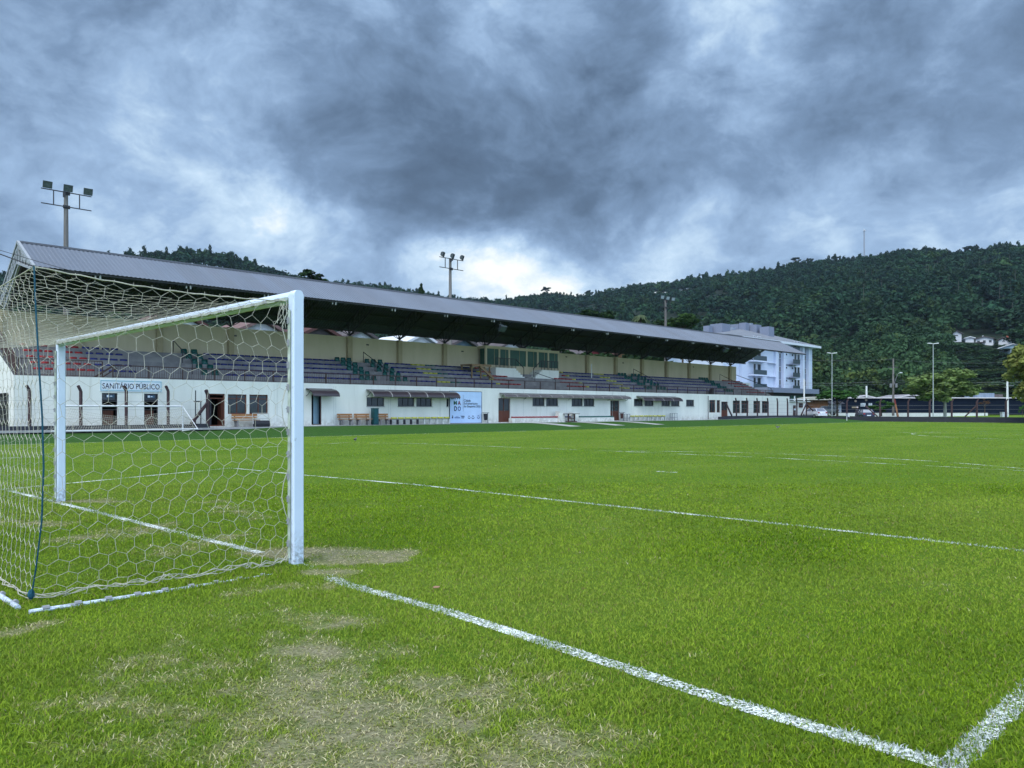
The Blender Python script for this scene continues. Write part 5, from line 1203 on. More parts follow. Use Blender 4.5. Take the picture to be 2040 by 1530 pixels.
obj('fascia', MB().box(fx(1530, 62), fx(1632, 62), 62, 69.9, pzb, pzt), M_HGREY, po); obj('wall', MB().box(fx(1530, 63), fx(1626, 63), 63.2, 69.8, .3, pzb-.004), M_BLACK, po)
for p0, p1 in ((1577, 1588), (1590, 1598), (1608, 1616)): obj('window', MB().box(fx(p0, 63), fx(p1, 63), 63.14, 63.19, PY(1590, 795, 63)[1], PY(1590, 788.5, 63)[1]), M_GLASSG, po)
# low annex at the right end of the stand
ax1 = fx(1607, 43.2); at_ = PY(1590, 800.5, 43.2)[1]
an = thing('annex_building', ((XW+ax1)/2, 43.2, .4), 'low white annex at the right end of the stand', 'building'); obj('wall', MB().box(XW+.02, ax1, 43.2, 46, .2, at_), M_WHITE, an); obj('roof', MB().box(XW+.02, ax1+.6, 42.9, 46.3, at_+.004, at_+.12), pm('slab_white', (.6, .62, .6)), an)
a, b = fx(1591, 43.2), fx(1598.5, 43.2); w_ = obj('window', frame_mb(a, b, PY(1595, 812, 43.2)[1], PY(1595, 803, 43.2)[1], 43.1, .07, .09, (.5,)), M_WOOD, an); obj('pane', MB().box(a+.03, b-.03, 43.14, 43.15, PY(1595, 812, 43.2)[1]+.03, PY(1595, 803, 43.2)[1]-.03), M_GLASS, w_)
a, b = fx(1580, 43.2), fx(1584.3, 43.2); w_ = obj('door', MB().box(a, b, 43.12, 43.19, .6, PY(1582, 807.5, 43.2)[1]), M_BROWN, an); obj('sign_plate', MB().box(a+.07, b-.07, 43.10, 43.118, 1.5, 1.75), M_SIGN, w_)
m = MB(); zz1 = PY(1590, 796, 43.5)[1]; m.bar((XW, 43.5, zz1), (ax1+1.5, 43.5, zz1), .06, 6); m.bar((fx(1583, 43.5), 43.5, at_+.1), (fx(1583, 43.5), 43.5, zz1+.5), .08, 6); obj('pipe_rail', m, pm('pole_white', (.56, .6, .66)), an)
# wooden shed, dark street-front building
def facing(name, px0, px1, d, label, cat):
    x, y, _ = D((px0+px1)/2, HZ, d); r = thing(name, (x, y, gzf(x, y)-.1), label, cat, world=False, rz=YAW-R(90)); return r, (px1-px0)/FPX*d
sh, w_ = facing('wooden_shed', 1609, 1650, 121, 'brown timber shed wall with pale roof behind the white car', 'shed'); h = hgt(797, 121, sh)
obj('wall', MB().box(-w_/2, w_/2, 0, 4, 0, h), pm('shed_wood', (.16, .075, .03), (.07, .032, .016), 1.6, rough=.8, stretch=(6, 6, .6)), sh); obj('roof', MB().prism([(-w_/2-.8, h), (w_/2+.5, h), (w_/2+.3, h+.2), (-.4, h+.55), (-w_/2-.8, h+.25)], 'y', -.5, 4.3), pm('shed_roof', (.40, .40, .36), rough=.8), sh)
M_NAVYW = pm('navy_boards', (.006, .012, .026), (.004, .008, .018), 2, rough=.8, spec=.1, stretch=(.1, .1, 6)); M_FASC = pm('fascia_white', (.60, .58, .62), rough=.7); M_GTIM = pm('gable_grey', (.16, .15, .17), rough=.8)
db, w_ = facing('street_building', 1660, 2110, 126, 'long dark navy single-storey building with white fascia and two low gables', 'building'); h = hgt(793.6, 126, db); sx_ = lambda px: (px-1885)/FPX*126
obj('wall', MB().box(-w_/2, w_/2, 0, 9, -.5, h), M_NAVYW, db); m = MB(); m.box(-w_/2-.2, w_/2, -.35, 9.2, h+.004, h+.16); obj('fascia', m, M_FASC, db)
for p0, p1, pa in ((1702, 1744, 784.5), (1786, 1848, 783)):
    a, b = sx_(p0), sx_(p1); ht = hgt(pa+2.2, 126, db); c_ = (a+b)/2; m = MB(); m.prism([(a+.3, h+.17), (b-.3, h+.17), (c_, ht-.12)], 'y', -.1, 8); g_ = obj('gable', m, M_GTIM, db)
    m = MB(); m.prism([(a, h+.17), (c_, ht), (b, h+.17), (b-.5, h+.17), (c_, ht-.2), (a+.5, h+.17)], 'y', -.32, -.102); obj('trim', m, M_FASC, g_); m = MB(); m.prism([(a, h+.165), (c_, ht), (b, h+.165), (c_, ht-.06)], 'y', -.1, 8.2); obj('roof', m, pm('gable_roof', (.26, .25, .27), rough=.8), g_)
m = MB(); a = sx_(1724); m.bar((a, -.4, h+.1), (a, -.4, hgt(769, 126, db)), .16, 8, .13); obj('flagpole', m, pm('pole_white', (.56, .6, .66)), db)
obj('roof_box', MB().box(sx_(1950), sx_(1985), .5, 4, h+.17, hgt(783, 126, db)), pm('box_blue', (.22, .27, .36), (.14, .18, .25), 1.2, rough=.6, stretch=(3, 3, .4)), db); obj('roof_box', MB().box(sx_(1986), sx_(2010), 1.5, 5, h+.17, hgt(785, 126, db)), pm('box_brown', (.10, .085, .085), rough=.8), db)
for p0, p1, y0, y1 in ((1714, 1724, 810, 803), (1730, 1737, 810, 803)): obj('sign_board', MB().box(sx_(p0), sx_(p1), -.08, -.005, hgt(y0, 126, db), hgt(y1, 126, db)), pm('sign_pale', (.5, .56, .62), (.2, .24, .28), 3.5, rough=.5), db)
for px_, py_ in ((1704, 799), (1725, 797)):
    m = MB(); x, z = sx_(px_), hgt(py_, 126, db); m.bar((x, -.12, z), (x, -.02, z), .19, 10); obj('round_sign', m, pm('round_sign', (.24, .20, .17), rough=.6), db)
obj('sign_board', MB().box(sx_(1697), sx_(1710), -.06, -.006, hgt(813, 126, db), hgt(810, 126, db)), pm('sign_tan', (.26, .22, .16), rough=.7), db)
wk, w_ = facing('white_shopfront', 1648, 1676, 124, 'white shopfront with dark doorway behind the street tree', 'building'); h = hgt(801, 124, wk)
obj('wall', MB().box(-w_/2, w_/2, 0, 1.6, 0, h), pm('shop_white', (.55, .60, .68), (.40, .44, .52), 2.2, rough=.7), wk); obj('door', MB().box(-w_/2+.45, -w_/2+.95, -.06, -.005, 0, h*.55), M_BLACK, wk); obj('awning', MB().prism([(-1.2, h-.35), (-.01, h-.1), (-.01, h+.12), (-1.2, h-.28)], 'x', -w_/2-.1, w_/2+.1), M_BLACK, wk); obj('shelf', MB().box(.2, w_/2, -.12, -.006, .5, .62), M_LEGW, wk)
kw, w_ = facing('white_kerb_wall', 1652, 1968, 119, 'long low white wall along the street in front of the navy building', 'wall'); h = hgt(822.6, 119, kw); obj('wall', MB().box(-w_/2, w_/2, 0, .25, -.3, h), pm('kerb_white', (.66, .70, .70), rough=.8), kw)
rd = MB(); c0 = [D(px_, HZ, dd_) for px_, dd_ in ((1500, 120.2), (2500, 120.2), (2500, 123.2), (1500, 123.2))]; rd.quad(*[(q[0], q[1], gzf(q[0], q[1])+.006) for q in c0]); tag(obj('road', rd, pm('asphalt', (.06, .06, .065), rough=.9)), 'grey asphalt street beyond the pitch', 'road', kind='structure')

# ------------------------------------------------------------------ cars, a person, flag, birds
def car(px, d, col, label, ang, name='parked_car', L=4.0):
    x, y, _ = D(px, HZ, d); r = thing(name, (x, y, gzf(x, y)), label, 'car', world=False, rz=YAW+ang)
    bm_ = pm('car_paint_'+col[0], col[1], rough=.25, spec=.6); sec = [(-2.0, .42, .70, .74), (-1.95, .34, .98, .80), (-1.2, .30, 1.0, .84), (.8, .30, .96, .84), (1.6, .32, .86, .80), (1.98, .40, .66, .70)]
    m = MB()
    for xx, zb_, zt, hw in sec: m.v += [(xx, -hw*.94, zb_), (xx, -hw, (zb_+zt)/2), (xx, -hw*.92, zt), (xx, hw*.92, zt), (xx, hw, (zb_+zt)/2), (xx, hw*.94, zb_)]
    for a in range(len(sec)-1):
        for k in range(6): j = (k+1) % 6; m.f.append((a*6+k, a*6+j, (a+1)*6+j, (a+1)*6+k)); m.m.append(0)
    m.f += [tuple(range(5, -1, -1)), tuple(range(len(sec)*6-6, len(sec)*6))]; m.m += [0, 0]; obj('body', m, bm_, r)
    m = MB(); prof = [(-1.75, .985), (-1.30, 1.40), (.15, 1.43), (.95, .965)]; hw = (.76, .60, .60, .74)
    for (xx, zt), h_ in zip(prof, hw): m.v += [(xx, -h_, zt), (xx, h_, zt)]
    m.f = [(0, 1, 3, 2), (4, 5, 7, 6), (0, 2, 4, 6), (1, 7, 5, 3)]; m.m = [0]*4; obj('windows', m, pm('car_glass', (.16, .18, .24), rough=.12, spec=.6) if col[0] != 'dark' else pm('car_glass_pale', (.30, .32, .36), rough=.12), r)
    m = MB(); m.box(-1.34, .18, -.61, .61, 1.405, 1.45); 
    for h_ in (-1, 1):
        for k in range(3): m.bar((prof[k][0], h_*hw[k]*1.01, prof[k][1]), (prof[k+1][0], h_*hw[k+1]*1.01, prof[k+1][1]), .035, 4)
        m.bar((-.5, h_*.78, .98), (-.45, h_*.61, 1.42), .04, 4)
    obj('roof', m, bm_, r)
    for xx in (-1.25, 1.3):
        for s_ in (-1, 1):
            wv = obj('wheel', MB().bar((xx, s_*.62, .31), (xx, s_*.83, .31), .31, 14), M_BLACK, r); obj('rim', MB().bar((xx, s_*.832, .31), (xx, s_*.85, .31), .19, 10), M_STEELL, wv)
    for s_ in (-1, 1):
        obj('tail_light', MB().box(-2.02, -1.93, s_*.62-.12, s_*.62+.12, .72, .90), pm('tail_red', (.30, .02, .03), rough=.3), r); obj('headlight', MB().box(1.85, 1.97, s_*.5-.15, s_*.5+.15, .64, .76), pm('lamp_clear', (.6, .62, .65), rough=.2), r)
    obj('number_plate', MB().box(-2.03, -2.005, -.26, .26, .52, .64), M_SIGN, r); obj('bumper', MB().box(-2.06, -1.98, -.74, .74, .36, .50), bm_, r)
    return r
car(1621, 108, ('white', (.68, .68, .76)), 'white hatchback parked beside the annex, seen from behind', R(14)); car(1722, 107, ('dark', (.018, .022, .06)), 'dark blue hatchback parked beyond the kerb wall, seen from behind', R(-8))
car(1642, 117, ('grey', (.30, .30, .30)), 'small pale car far behind the white hatchback', R(60))
def person(px, d, label):
    x, y, _ = D(px, HZ, d); r = thing('person', (x, y, gzf(x, y)), label, 'person', world=False, rz=YAW-R(90))
    J = [((0, 0, .92), .13), ((0, .02, 1.15), .13), ((0, 0, 1.38), .15), ((0, 0, 1.48), .06), ((0, -.02, 1.60), .095), ((0, -.02, 1.70), .085), ((.10, 0, .86), .095), ((.12, -.03, .48), .065), ((.12, .02, .09), .045), ((.12, -.12, .03), .04), ((-.10, 0, .86), .095), ((-.13, .03, .48), .065), ((-.13, .05, .09), .045), ((-.13, -.09, .03), .04),
         ((.20, 0, 1.38), .065), ((.26, -.02, 1.12), .045), ((.30, -.18, .98), .035), ((.32, -.26, .97), .03), ((-.20, 0, 1.38), .065), ((-.25, 0, 1.1), .045), ((-.25, -.06, .86), .035), ((-.25, -.09, .78), .03)]
    E = [(0, 1), (1, 2), (2, 3), (3, 4), (4, 5), (0, 6), (6, 7), (7, 8), (8, 9), (0, 10), (10, 11), (11, 12), (12, 13), (2, 14), (14, 15), (15, 16), (16, 17), (2, 18), (18, 19), (19, 20), (20, 21)]
    me = bpy.data.meshes.new('body'); me.from_pydata([j[0] for j in J], E, []); o = link('body', me, pm('clothes_dark', (.03, .03, .045), (.05, .045, .06), 3, rough=.9), r); sk_ = o.modifiers.new('skin', 'SKIN')
    for v, j in zip(me.skin_vertices[0].data, J): v.radius = (j[1], j[1])
    me.skin_vertices[0].data[0].use_root = True; o.modifiers.new('sub', 'SUBSURF').levels = 1; o.modifiers['sub'].render_levels = 1
    obj('cap', MB().blob((0, -.02, 1.70), (.115, .125, .09), 10, 6).box(-.08, .08, -.20, -.10, 1.665, 1.68), pm('cap_pale', (.55, .48, .52), rough=.8), r)
    obj('face', MB().blob((0, -.075, 1.60), (.065, .05, .075), 8, 6), pm('skin', (.32, .18, .13), rough=.6), r); return r
person(1707.5, 105.5, 'person in dark clothes and pale cap standing beside the dark car')
cf = thing('corner_flag', (*G(1687, 840), 0), 'white corner post with small blue and white flag at the far corner', 'flag', world=False, rz=YAW-R(90))
obj('pole', MB().bar((0, 0, 0), (0, 0, 1.05), .045, 6), pm('tube_white', (.66, .68, .72)), cf); m = MB(); m.prism([(-.08, .62), (.12, .68), (.10, 1.05), (-.10, 1.02)], 'y', -.03, .0); obj('cloth', m, pm('flag_blue', (.06, .09, .16), rough=.8), cf); m = MB(); m.prism([(.12, .66), (.40, .60), (.30, .76), (.11, 1.0)], 'y', -.028, -.004); obj('cloth', m, pm('flag_white', (.6, .65, .72), rough=.8), cf)
def bird(px, py, label, ang, s_=1.0):
    x, y = G(px, py); r = thing('standing_bird', (x, y, gzf(x, y)), label, 'bird', world=False, rz=YAW-R(90)+ang); r.scale = (s_, s_, s_)
    m = MB(); n = 10; st_ = [(-.19, .235, .010, .012), (-.13, .225, .030, .026), (-.05, .205, .056, .062), (.03, .20, .066, .076), (.09, .225, .050, .062), (.125, .265, .032, .040), (.14, .295, .033, .036), (.16, .318, .034, .030), (.185, .318, .020, .02), (.20, .316, .007, .007)]
    for xx, zz2, ry, rz2 in st_:
        for k in range(n): a = 2*math.pi*k/n; m.v.append((xx, ry*math.cos(a), zz2+rz2*math.sin(a)))
    for a in range(len(st_)-1):
        for k in range(n): j = (k+1) % n; m.f.append((a*n+k, a*n+j, (a+1)*n+j, (a+1)*n+k)); m.m.append(0)
    m.f += [tuple(range(n-1, -1, -1)), tuple(range((len(st_)-1)*n, len(st_)*n))]; m.m += [0, 0]
    obj('body', m, pm('bird_grey', (.05, .055, .06), (.16, .16, .16), 14, rough=.8), r, smooth=True); obj('beak', MB().bar((.195, 0, .316), (.235, 0, .310), .007, 5, .002), M_BLACK, r)
    obj('belly', MB().blob((.02, 0, .165), (.09, .05, .05), 8, 6), pm('bird_white', (.5, .5, .5), rough=.8), r)
    for q in (-1, 1):
        m = MB(); m.path([(.0, q*.025, .15), (-.015, q*.028, .08), (.005, q*.03, .008)], .006, 5); m.bar((.005, q*.03, .006), (.04, q*.035, .004), .005, 4); m.bar((.005, q*.03, .006), (.035, q*.018, .004), .005, 4); obj('leg', m, M_BLACK, r)
bird(707.5, 881.5, 'grey lapwing standing near the corner of the penalty area', R(70), .72); bird(1549.5, 855.5, 'small dark bird standing far out on the pitch', R(170), .95)
lf_ = MB(); x, y = G(868, 1177); lf_.prism([(x-.03, y-.02), (x+.01, y-.03), (x+.045, y), (x+.02, y+.03), (x-.02, y+.015)], 'z', .028, .032); tag(obj('fallen_leaf', lf_, pm('dry_leaf', (.34, .20, .12), rough=.8)), 'dry brown leaf lying on the grass near the goal line', 'leaf')
# ------------------------------------------------------------------ hills and forest
SKY = [(-1500, 640), (-900, 610), (-420, 585), (-100, 556), (0, 541), (100, 528), (200, 514), (255, 508), (300, 503), (380, 500), (440, 506), (500, 519), (560, 537), (590, 551), (640, 561), (700, 564), (780, 573), (830, 580), (870, 588), (920, 594), (1000, 597), (1050, 590), (1100, 582), (1150, 590), (1200, 581), (1260, 567), (1330, 566), (1390, 552), (1450, 546), (1520, 540), (1580, 526), (1650, 516), (1700, 515), (1740, 512), (1790, 503), (1850, 499), (1900, 503), (1960, 496), (2040, 491), (2300, 482), (2800, 500), (3600, 560)]
skx = np.array([s_[0] for s_ in SKY], float); sky_ = np.array([s_[1] for s_ in SKY], float)
sk_az = np.arctan((skx-1020)/FPX)
def az_of(x, y):
    d = (x-CX)*FW[0]+(y-CY)*FW[1]; r_ = (x-CX)*RT[0]+(y-CY)*RT[1]; return np.arctan2(r_, d), np.hypot(d, r_), d
TREEH = 12.0
R_RIDGE = np.interp(np.array([-1500, 0, 400, 600, 900, 1150, 1500, 2040, 3600.]), skx, skx)*0+np.array([760, 700, 680, 760, 1050, 1000, 880, 820, 820.])
rr_az = np.arctan((np.array([-1500, 0, 400, 600, 900, 1150, 1500, 2040, 3600.])-1020)/FPX)
R0H = 205.0
def terrain(az, rad):
    el = np.interp(az, sk_az, sky_); Rr = np.interp(az, rr_az, R_RIDGE); dep_ = Rr*np.cos(az)
    top = CH+(HZ-el)/FPX*dep_-TREEH*.92
    f = np.clip((rad-R0H)/(Rr-R0H), 0, 1); prof = .72*f**1.15+.28*sstep(f)
    beyond = np.clip((rad-Rr)/500, 0, 1)
    z = .7+(top-.7)*np.where(f < 1, prof, 1-.45*sstep(beyond))
    px_ = np.tan(az)*FPX; z = z+(fbm(px_*.012+50, rad*.011, 61, 3)-.5)*16*np.sin(np.pi*np.clip(f, 0, 1))
    return z
naz, nr = 220, 92
azs = np.linspace(sk_az[0], sk_az[-1], naz); rads = np.concatenate([np.linspace(R0H-12, 1120, 80), np.linspace(1160, 1700, 12)])
A, Rd = np.meshgrid(azs, rads); Zt = terrain(A.ravel(), Rd.ravel()); Zt[Rd.ravel() < R0H-1] = .3
Xt = CX+Rd.ravel()*(np.cos(A.ravel())*FW[0]+np.sin(A.ravel())*RT[0]); Yt = CY+Rd.ravel()*(np.cos(A.ravel())*FW[1]+np.sin(A.ravel())*RT[1])
ii = np.arange(naz*nr).reshape(nr, naz); Ft = np.stack([ii[:-1, :-1], ii[:-1, 1:], ii[1:, 1:], ii[1:, :-1]], -1).reshape(-1, 4)
tag(link('hills', np_mesh('hills', np.stack([Xt, Yt, Zt], 1), Ft), pm('forest_floor', (.012, .026, .012), (.008, .016, .009), .05, rough=1)), 'dark forested hills rising beyond the stand', 'hills', kind='structure')

def leaf_mat(name, trans=.25):
    m = bpy.data.materials.new(name); m.use_nodes = True; t = NT(m.node_tree); t.n.clear(); o = t.add('ShaderNodeOutputMaterial')
    p = t.add('ShaderNodeBsdfPrincipled'); p.inputs['Roughness'].default_value = .7; p.inputs['Specular IOR Level'].default_value = .15; a = t.add('ShaderNodeAttribute'); a.attribute_name = 'tint'
    t.put(p.inputs['Base Color'], a.outputs['Color']); q = t.add('ShaderNodeBsdfTranslucent'); t.put(q.inputs[0], a.outputs['Color']); x = t.add('ShaderNodeMixShader'); x.inputs[0].default_value = trans
    t.l.new(p.outputs[0], x.inputs[1]); t.l.new(q.outputs[0], x.inputs[2]); t.l.new(x.outputs[0], o.inputs[0]); return m
M_LEAF = leaf_mat('foliage'); M_BARK = pm('bark', (.085, .065, .05), (.05, .04, .032), 4, rough=.95, stretch=(2, 2, .4)); M_BARKW = pm('bark_pale', (.42, .42, .38), (.25, .26, .22), 3, rough=.9, stretch=(1, 1, .4))
def crown_cloud(r, n, nclump, kind='dome', leaf=.11, flat=.0, spread=.34):
    """leaf quads in a unit crown: centre at z=.5, radius 1 across, height 1; returns vertices (4n,3), per-leaf brightness"""
    c = r.normal(size=(nclump, 3)); c /= np.linalg.norm(c, axis=1)[:, None]; c *= (r.uniform(.25, 1.0, nclump)**.6)[:, None]
    if kind == 'dome': c[:, 2] = np.abs(c[:, 2])*1.0-.22
    if kind == 'cone': hz_ = r.uniform(0, 1, nclump); rad_ = (1-hz_)**.8*r.uniform(.4, 1, nclump); th = r.uniform(0, 6.283, nclump); c = np.stack([np.cos(th)*rad_, np.sin(th)*rad_, hz_*2-1], 1)
    if kind == 'umbrella': th = r.uniform(0, 6.283, nclump); rad_ = r.uniform(.15, 1, nclump)**.6; c = np.stack([np.cos(th)*rad_, np.sin(th)*rad_, .55+.3*r.uniform(-1, 1, nclump)-.5*rad_**2], 1)
    k = r.integers(0, nclump, n); sz = r.uniform(.7, 1.2, nclump)[k]*spread; o = r.normal(size=(n, 3)); o /= np.linalg.norm(o, axis=1)[:, None]; o *= (r.uniform(.2, 1, n)**.5*sz)[:, None]
    P_ = c[k]+o*np.array([1, 1, .75]); nrm = o/np.maximum(1e-6, np.linalg.norm(o, axis=1))[:, None]+r.normal(size=(n, 3))*.55+np.array([0, 0, .35+flat]); nrm /= np.linalg.norm(nrm, axis=1)[:, None]
    t1 = np.cross(nrm, r.normal(size=(n, 3))); t1 /= np.linalg.norm(t1, axis=1)[:, None]; t2 = np.cross(nrm, t1); s_ = leaf*r.uniform(.6, 1.35, n)[:, None]
    q = np.stack([P_-t1*s_-t2*s_*.7, P_+t1*s_-t2*s_*.7, P_+t1*s_*.8+t2*s_*.7, P_-t1*s_*.8+t2*s_*.7], 1).reshape(-1, 3)
    q[:, 2] = q[:, 2]*.5+.5
    br = (.72+.56*r.random(nclump))[k]*(.85+.3*r.random(n))
    return q, br
fr = np.random.default_rng(11); protos = [crown_cloud(fr, 170, 13, k_, .145, spread=.42) for k_ in ('dome', 'dome', 'round', 'dome', 'round', 'cone', 'umbrella', 'dome')]
protoN = [crown_cloud(fr, 520, 26, k_, .085, spread=.36) for k_ in ('dome', 'round', 'dome', 'umbrella', 'round', 'dome')]
HOUSES = [(1906, 681, 17, 420), (1961, 687, 30, 430), (2018, 704, 46, 380), (1747, 774, 26, 262), (1932, 681, 15, 430), (1999, 690, 17, 430)]
def house_r(px, py):
    az = math.atan((px-1020)/FPX); best = min(np.linspace(215, 760, 400), key=lambda q: abs(HZ-(float(terrain(np.array([az]), np.array([q]))[0])-CH)/(q*math.cos(az))*FPX-py)); return az, best
HR = [(house_r(px, py), w_) for px, py, w_, _ in HOUSES]
pts = []
def scatter(n, ra, rb, pxa, pxb, seed):
    r = np.random.default_rng(seed); az = np.arctan((r.uniform(pxa, pxb, n)-1020)/FPX); rd_ = np.sqrt(r.uniform(ra*ra, rb*rb, n)); return az, rd_
def forest(n, ra, rb, protos_, hh, rr, seed, pxa=-420, pxb=2460, ridge=False):
    az, rd_ = scatter(n, ra, rb, pxa, pxb, seed); r = np.random.default_rng(seed+1)
    Rr = np.interp(az, rr_az, R_RIDGE); keep = rd_ < Rr+12
    if ridge: rd_ = Rr*r.uniform(.95, 1.02, n); keep[:] = True
    px_ = 1020+np.tan(az)*FPX
    for (haz, hr), w_ in HR:
        keep &= ~((np.abs(px_-(1020+math.tan(haz)*FPX)) < w_*.5+3) & (rd_ > hr-7) & (rd_ < hr+10))
    low = np.ones(n)
    for (haz, hr), w_ in HR: low = np.where((np.abs(px_-(1020+math.tan(haz)*FPX)) < w_*.5+14) & (rd_ > hr-190) & (rd_ <= hr-6), .22, low)
    keep &= ~((px_ > 640) & (px_ < 1630) & (rd_ < 215))
    az, rd_, px_, low = az[keep], rd_[keep], px_[keep], low[keep]; n = len(az); z = terrain(az, rd_); Vs, Cs = [], []
    zone = fbm(px_*.009, rd_*.012, 71, 3); pk = np.clip((zone*1.5*len(protos_)+r.normal(0, 1.3, n)).astype(int) % len(protos_), 0, len(protos_)-1)
    for k in range(len(protos_)):
        s_ = np.where(pk == k)[0]
        if not len(s_): continue
        q, br = protos_[k]; m = len(s_); H = r.uniform(*hh, m)*(.75+.5*zone[s_])*low[s_]; Rr_ = r.uniform(*rr, m); th = r.uniform(0, 6.283, m); ct, st_ = np.cos(th), np.sin(th)
        if k == 5: H *= 1.15; Rr_ *= .75
        x = (q[None, :, 0]*ct[:, None]-q[None, :, 1]*st_[:, None])*Rr_[:, None]; y = (q[None, :, 0]*st_[:, None]+q[None, :, 1]*ct[:, None])*Rr_[:, None]; zz2 = q[None, :, 2]*H[:, None]*.78+H[:, None]*.22
        bx = CX+rd_[s_]*(np.cos(az[s_])*FW[0]+np.sin(az[s_])*RT[0]); by_ = CY+rd_[s_]*(np.cos(az[s_])*FW[1]+np.sin(az[s_])*RT[1])
        Vs.append(np.stack([x+bx[:, None], y+by_[:, None], zz2+z[s_][:, None]-.5], -1).reshape(-1, 3))
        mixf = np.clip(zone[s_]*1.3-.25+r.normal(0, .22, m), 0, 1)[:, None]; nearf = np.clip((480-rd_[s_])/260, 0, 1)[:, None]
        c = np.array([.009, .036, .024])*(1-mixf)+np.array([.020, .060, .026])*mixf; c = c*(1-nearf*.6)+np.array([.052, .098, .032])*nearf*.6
        oliv = (r.random(m) < .16)[:, None]; c = np.where(oliv, c*np.array([1.7, 1.25, .9]), c); c = c*r.uniform(.7, 1.3, m)[:, None]
        cc = c[:, None, :]*np.repeat(br, 4)[None, :, None]; Cs.append(cc.reshape(-1, 3))
    return np.concatenate(Vs), np.concatenate(Cs)
FO = [forest(1800, 400, 880, protos, (8, 13), (4.2, 7.4), 150, 1450, 2460), forest(7600, 340, 1070, protos, (8, 13), (4.2, 7.2), 100), forest(2000, 200, 360, protoN, (7, 12), (3.6, 6.4), 200), forest(1000, 350, 900, protos, (8, 15), (3.6, 6.5), 300, ridge=True)]
V = np.concatenate([q[0] for q in FO]); Cc = np.concatenate([q[1] for q in FO]); F = np.arange(len(V)).reshape(-1, 4)
tag(link('forest', np_mesh('forest', V, F, Cc), M_LEAF), 'dense dark green forest covering the hills', 'forest', kind='stuff')
# pale bare trunks showing in the wood on the right-hand slope
mb = MB(); r = np.random.default_rng(5)
for k in range(36):
    px_ = r.uniform(1720, 2060); rd_ = r.uniform(430, 640); az = np.array([math.atan((px_-1020)/FPX)]); z = float(terrain(az, np.array([rd_]))[0]); x = CX+rd_*(math.cos(az[0])*FW[0]+math.sin(az[0])*RT[0]); y = CY+rd_*(math.cos(az[0])*FW[1]+math.sin(az[0])*RT[1])
    mb.bar((x, y, z), (x+r.uniform(-.4, .4), y, z+r.uniform(11, 17)),   .13, 4, .06)
tag(obj('forest_trunks', mb, pm('trunk_pale', (.085, .09, .08), rough=.9)), 'thin pale trunks showing in the wooded slope', 'forest', kind='stuff')

def tree(name, px, d, ytop, ybase, rad_px, label, col, kind='dome', n=2600, nclump=34, leaf=.075, trunk_px=None, trunk_h=.35, bark=None, z0=None, group=None, spread=.30, seed=1, lean=0.0):
    x, y, zt = D(px, ytop, d); gz0 = gzf(x, y) if z0 is None else z0; zb_ = CH+(HZ-ybase)/FPX*d; r = np.random.default_rng(seed); H = zt-zb_; Rr_ = rad_px/FPX*d
    t_ = thing(name, (x, y, gz0-.05), label, 'tree', group, world=False, rz=seed*1.3); q, br = crown_cloud(r, n, nclump, kind, leaf, spread=spread)
    V = q*np.array([Rr_, Rr_, H]); V[:, 2] += zb_-gz0+.05; c = np.array(col)[None, :]*np.repeat(br, 4)[:, None]; sh = r.random(n).repeat(4)[:, None]; c = c*(1-.25*sh)+c*np.array([1.35, 1.12, .8])*.25*sh
    cr = link('crown', np_mesh('crown', V, np.arange(len(V)).reshape(-1, 4), c), M_LEAF, t_); m = MB(); tr_ = (trunk_px or rad_px*.07)/FPX*d; base = zb_-gz0+.05
    top = base+H*.55; m.bar((lean, 0, 0), (0, 0, base+H*.15), tr_, 8, tr_*.7); m.bar((0, 0, base+H*.15), (0, 0, top), tr_*.7, 7, tr_*.25)
    for k in range(7):
        a = k*2.4+seed; f = r.uniform(0, .3); m.bar((0, 0, base-H*.02+H*f), (math.cos(a)*Rr_*.65, math.sin(a)*Rr_*.65, base+H*(.3+f+.15*r.random())), tr_*.38, 5, tr_*.1)
    obj('trunk', m, bark or M_BARK, t_); return t_
GR1, GR2, GR3, OLV = (.034, .100, .020), (.060, .110, .026), (.016, .040, .012), (.165, .195, .050)
tree('street_tree', 1668, 114, 771, 806, 34, 'dark green street tree in front of the white shopfront', GR1, seed=3, n=2600, spread=.34, leaf=.07)
tree('young_tree', 1756, 116, 797, 820, 23, 'low bright green young tree before the navy building', GR1, kind='round', seed=4, n=1500, nclump=20, leaf=.09)
tree('broad_tree', 1883, 110, 734, 802, 64, 'large round yellowish green tree with pale leaning trunk', (.135, .205, .065), kind='round', seed=5, n=5600, nclump=60, leaf=.055, trunk_px=3.2, bark=M_BARKW, spread=.26, lean=-.5)
tree('edge_tree', 2066, 84, 688, 806, 62, 'tall yellow green tree cut off by the right edge', OLV, kind='round', seed=6, n=5200, nclump=60, leaf=.055, spread=.27)
tree('bare_tree', 1962, 116, 792, 812, 13, 'small thin brownish tree before the navy building', (.10, .055, .03), seed=7, n=220, nclump=10, leaf=.06)
tree('edge_shrub', 2037, 112, 806, 824, 7, 'small dark shrub at the right edge behind the kerb', GR1, kind='round', seed=8, n=500, nclump=10, leaf=.12)
tree('garden_tree', 620, 118, 540, 572, 31, 'dark round tree over the roof below the left hill', GR3, kind='round', seed=9, n=2200, leaf=.085, z0=.3)
tree('garden_tree', 1185, 130, 612, 650, 42, 'dark bushy tree over the roof left of the drooping palm', GR3, seed=11, n=2600, leaf=.08, z0=.3)
tree('garden_tree', 1360, 140, 622, 668, 34, 'rounded green tree over the roof right of the distant mast', (.026, .06, .014), seed=12, n=2600, leaf=.075, z0=.3)
tree('garden_tree', 1318, 150, 632, 668, 24, 'low dark tree over the roof just left of the distant mast', GR3, seed=13, n=1500, z0=.3, leaf=.09)
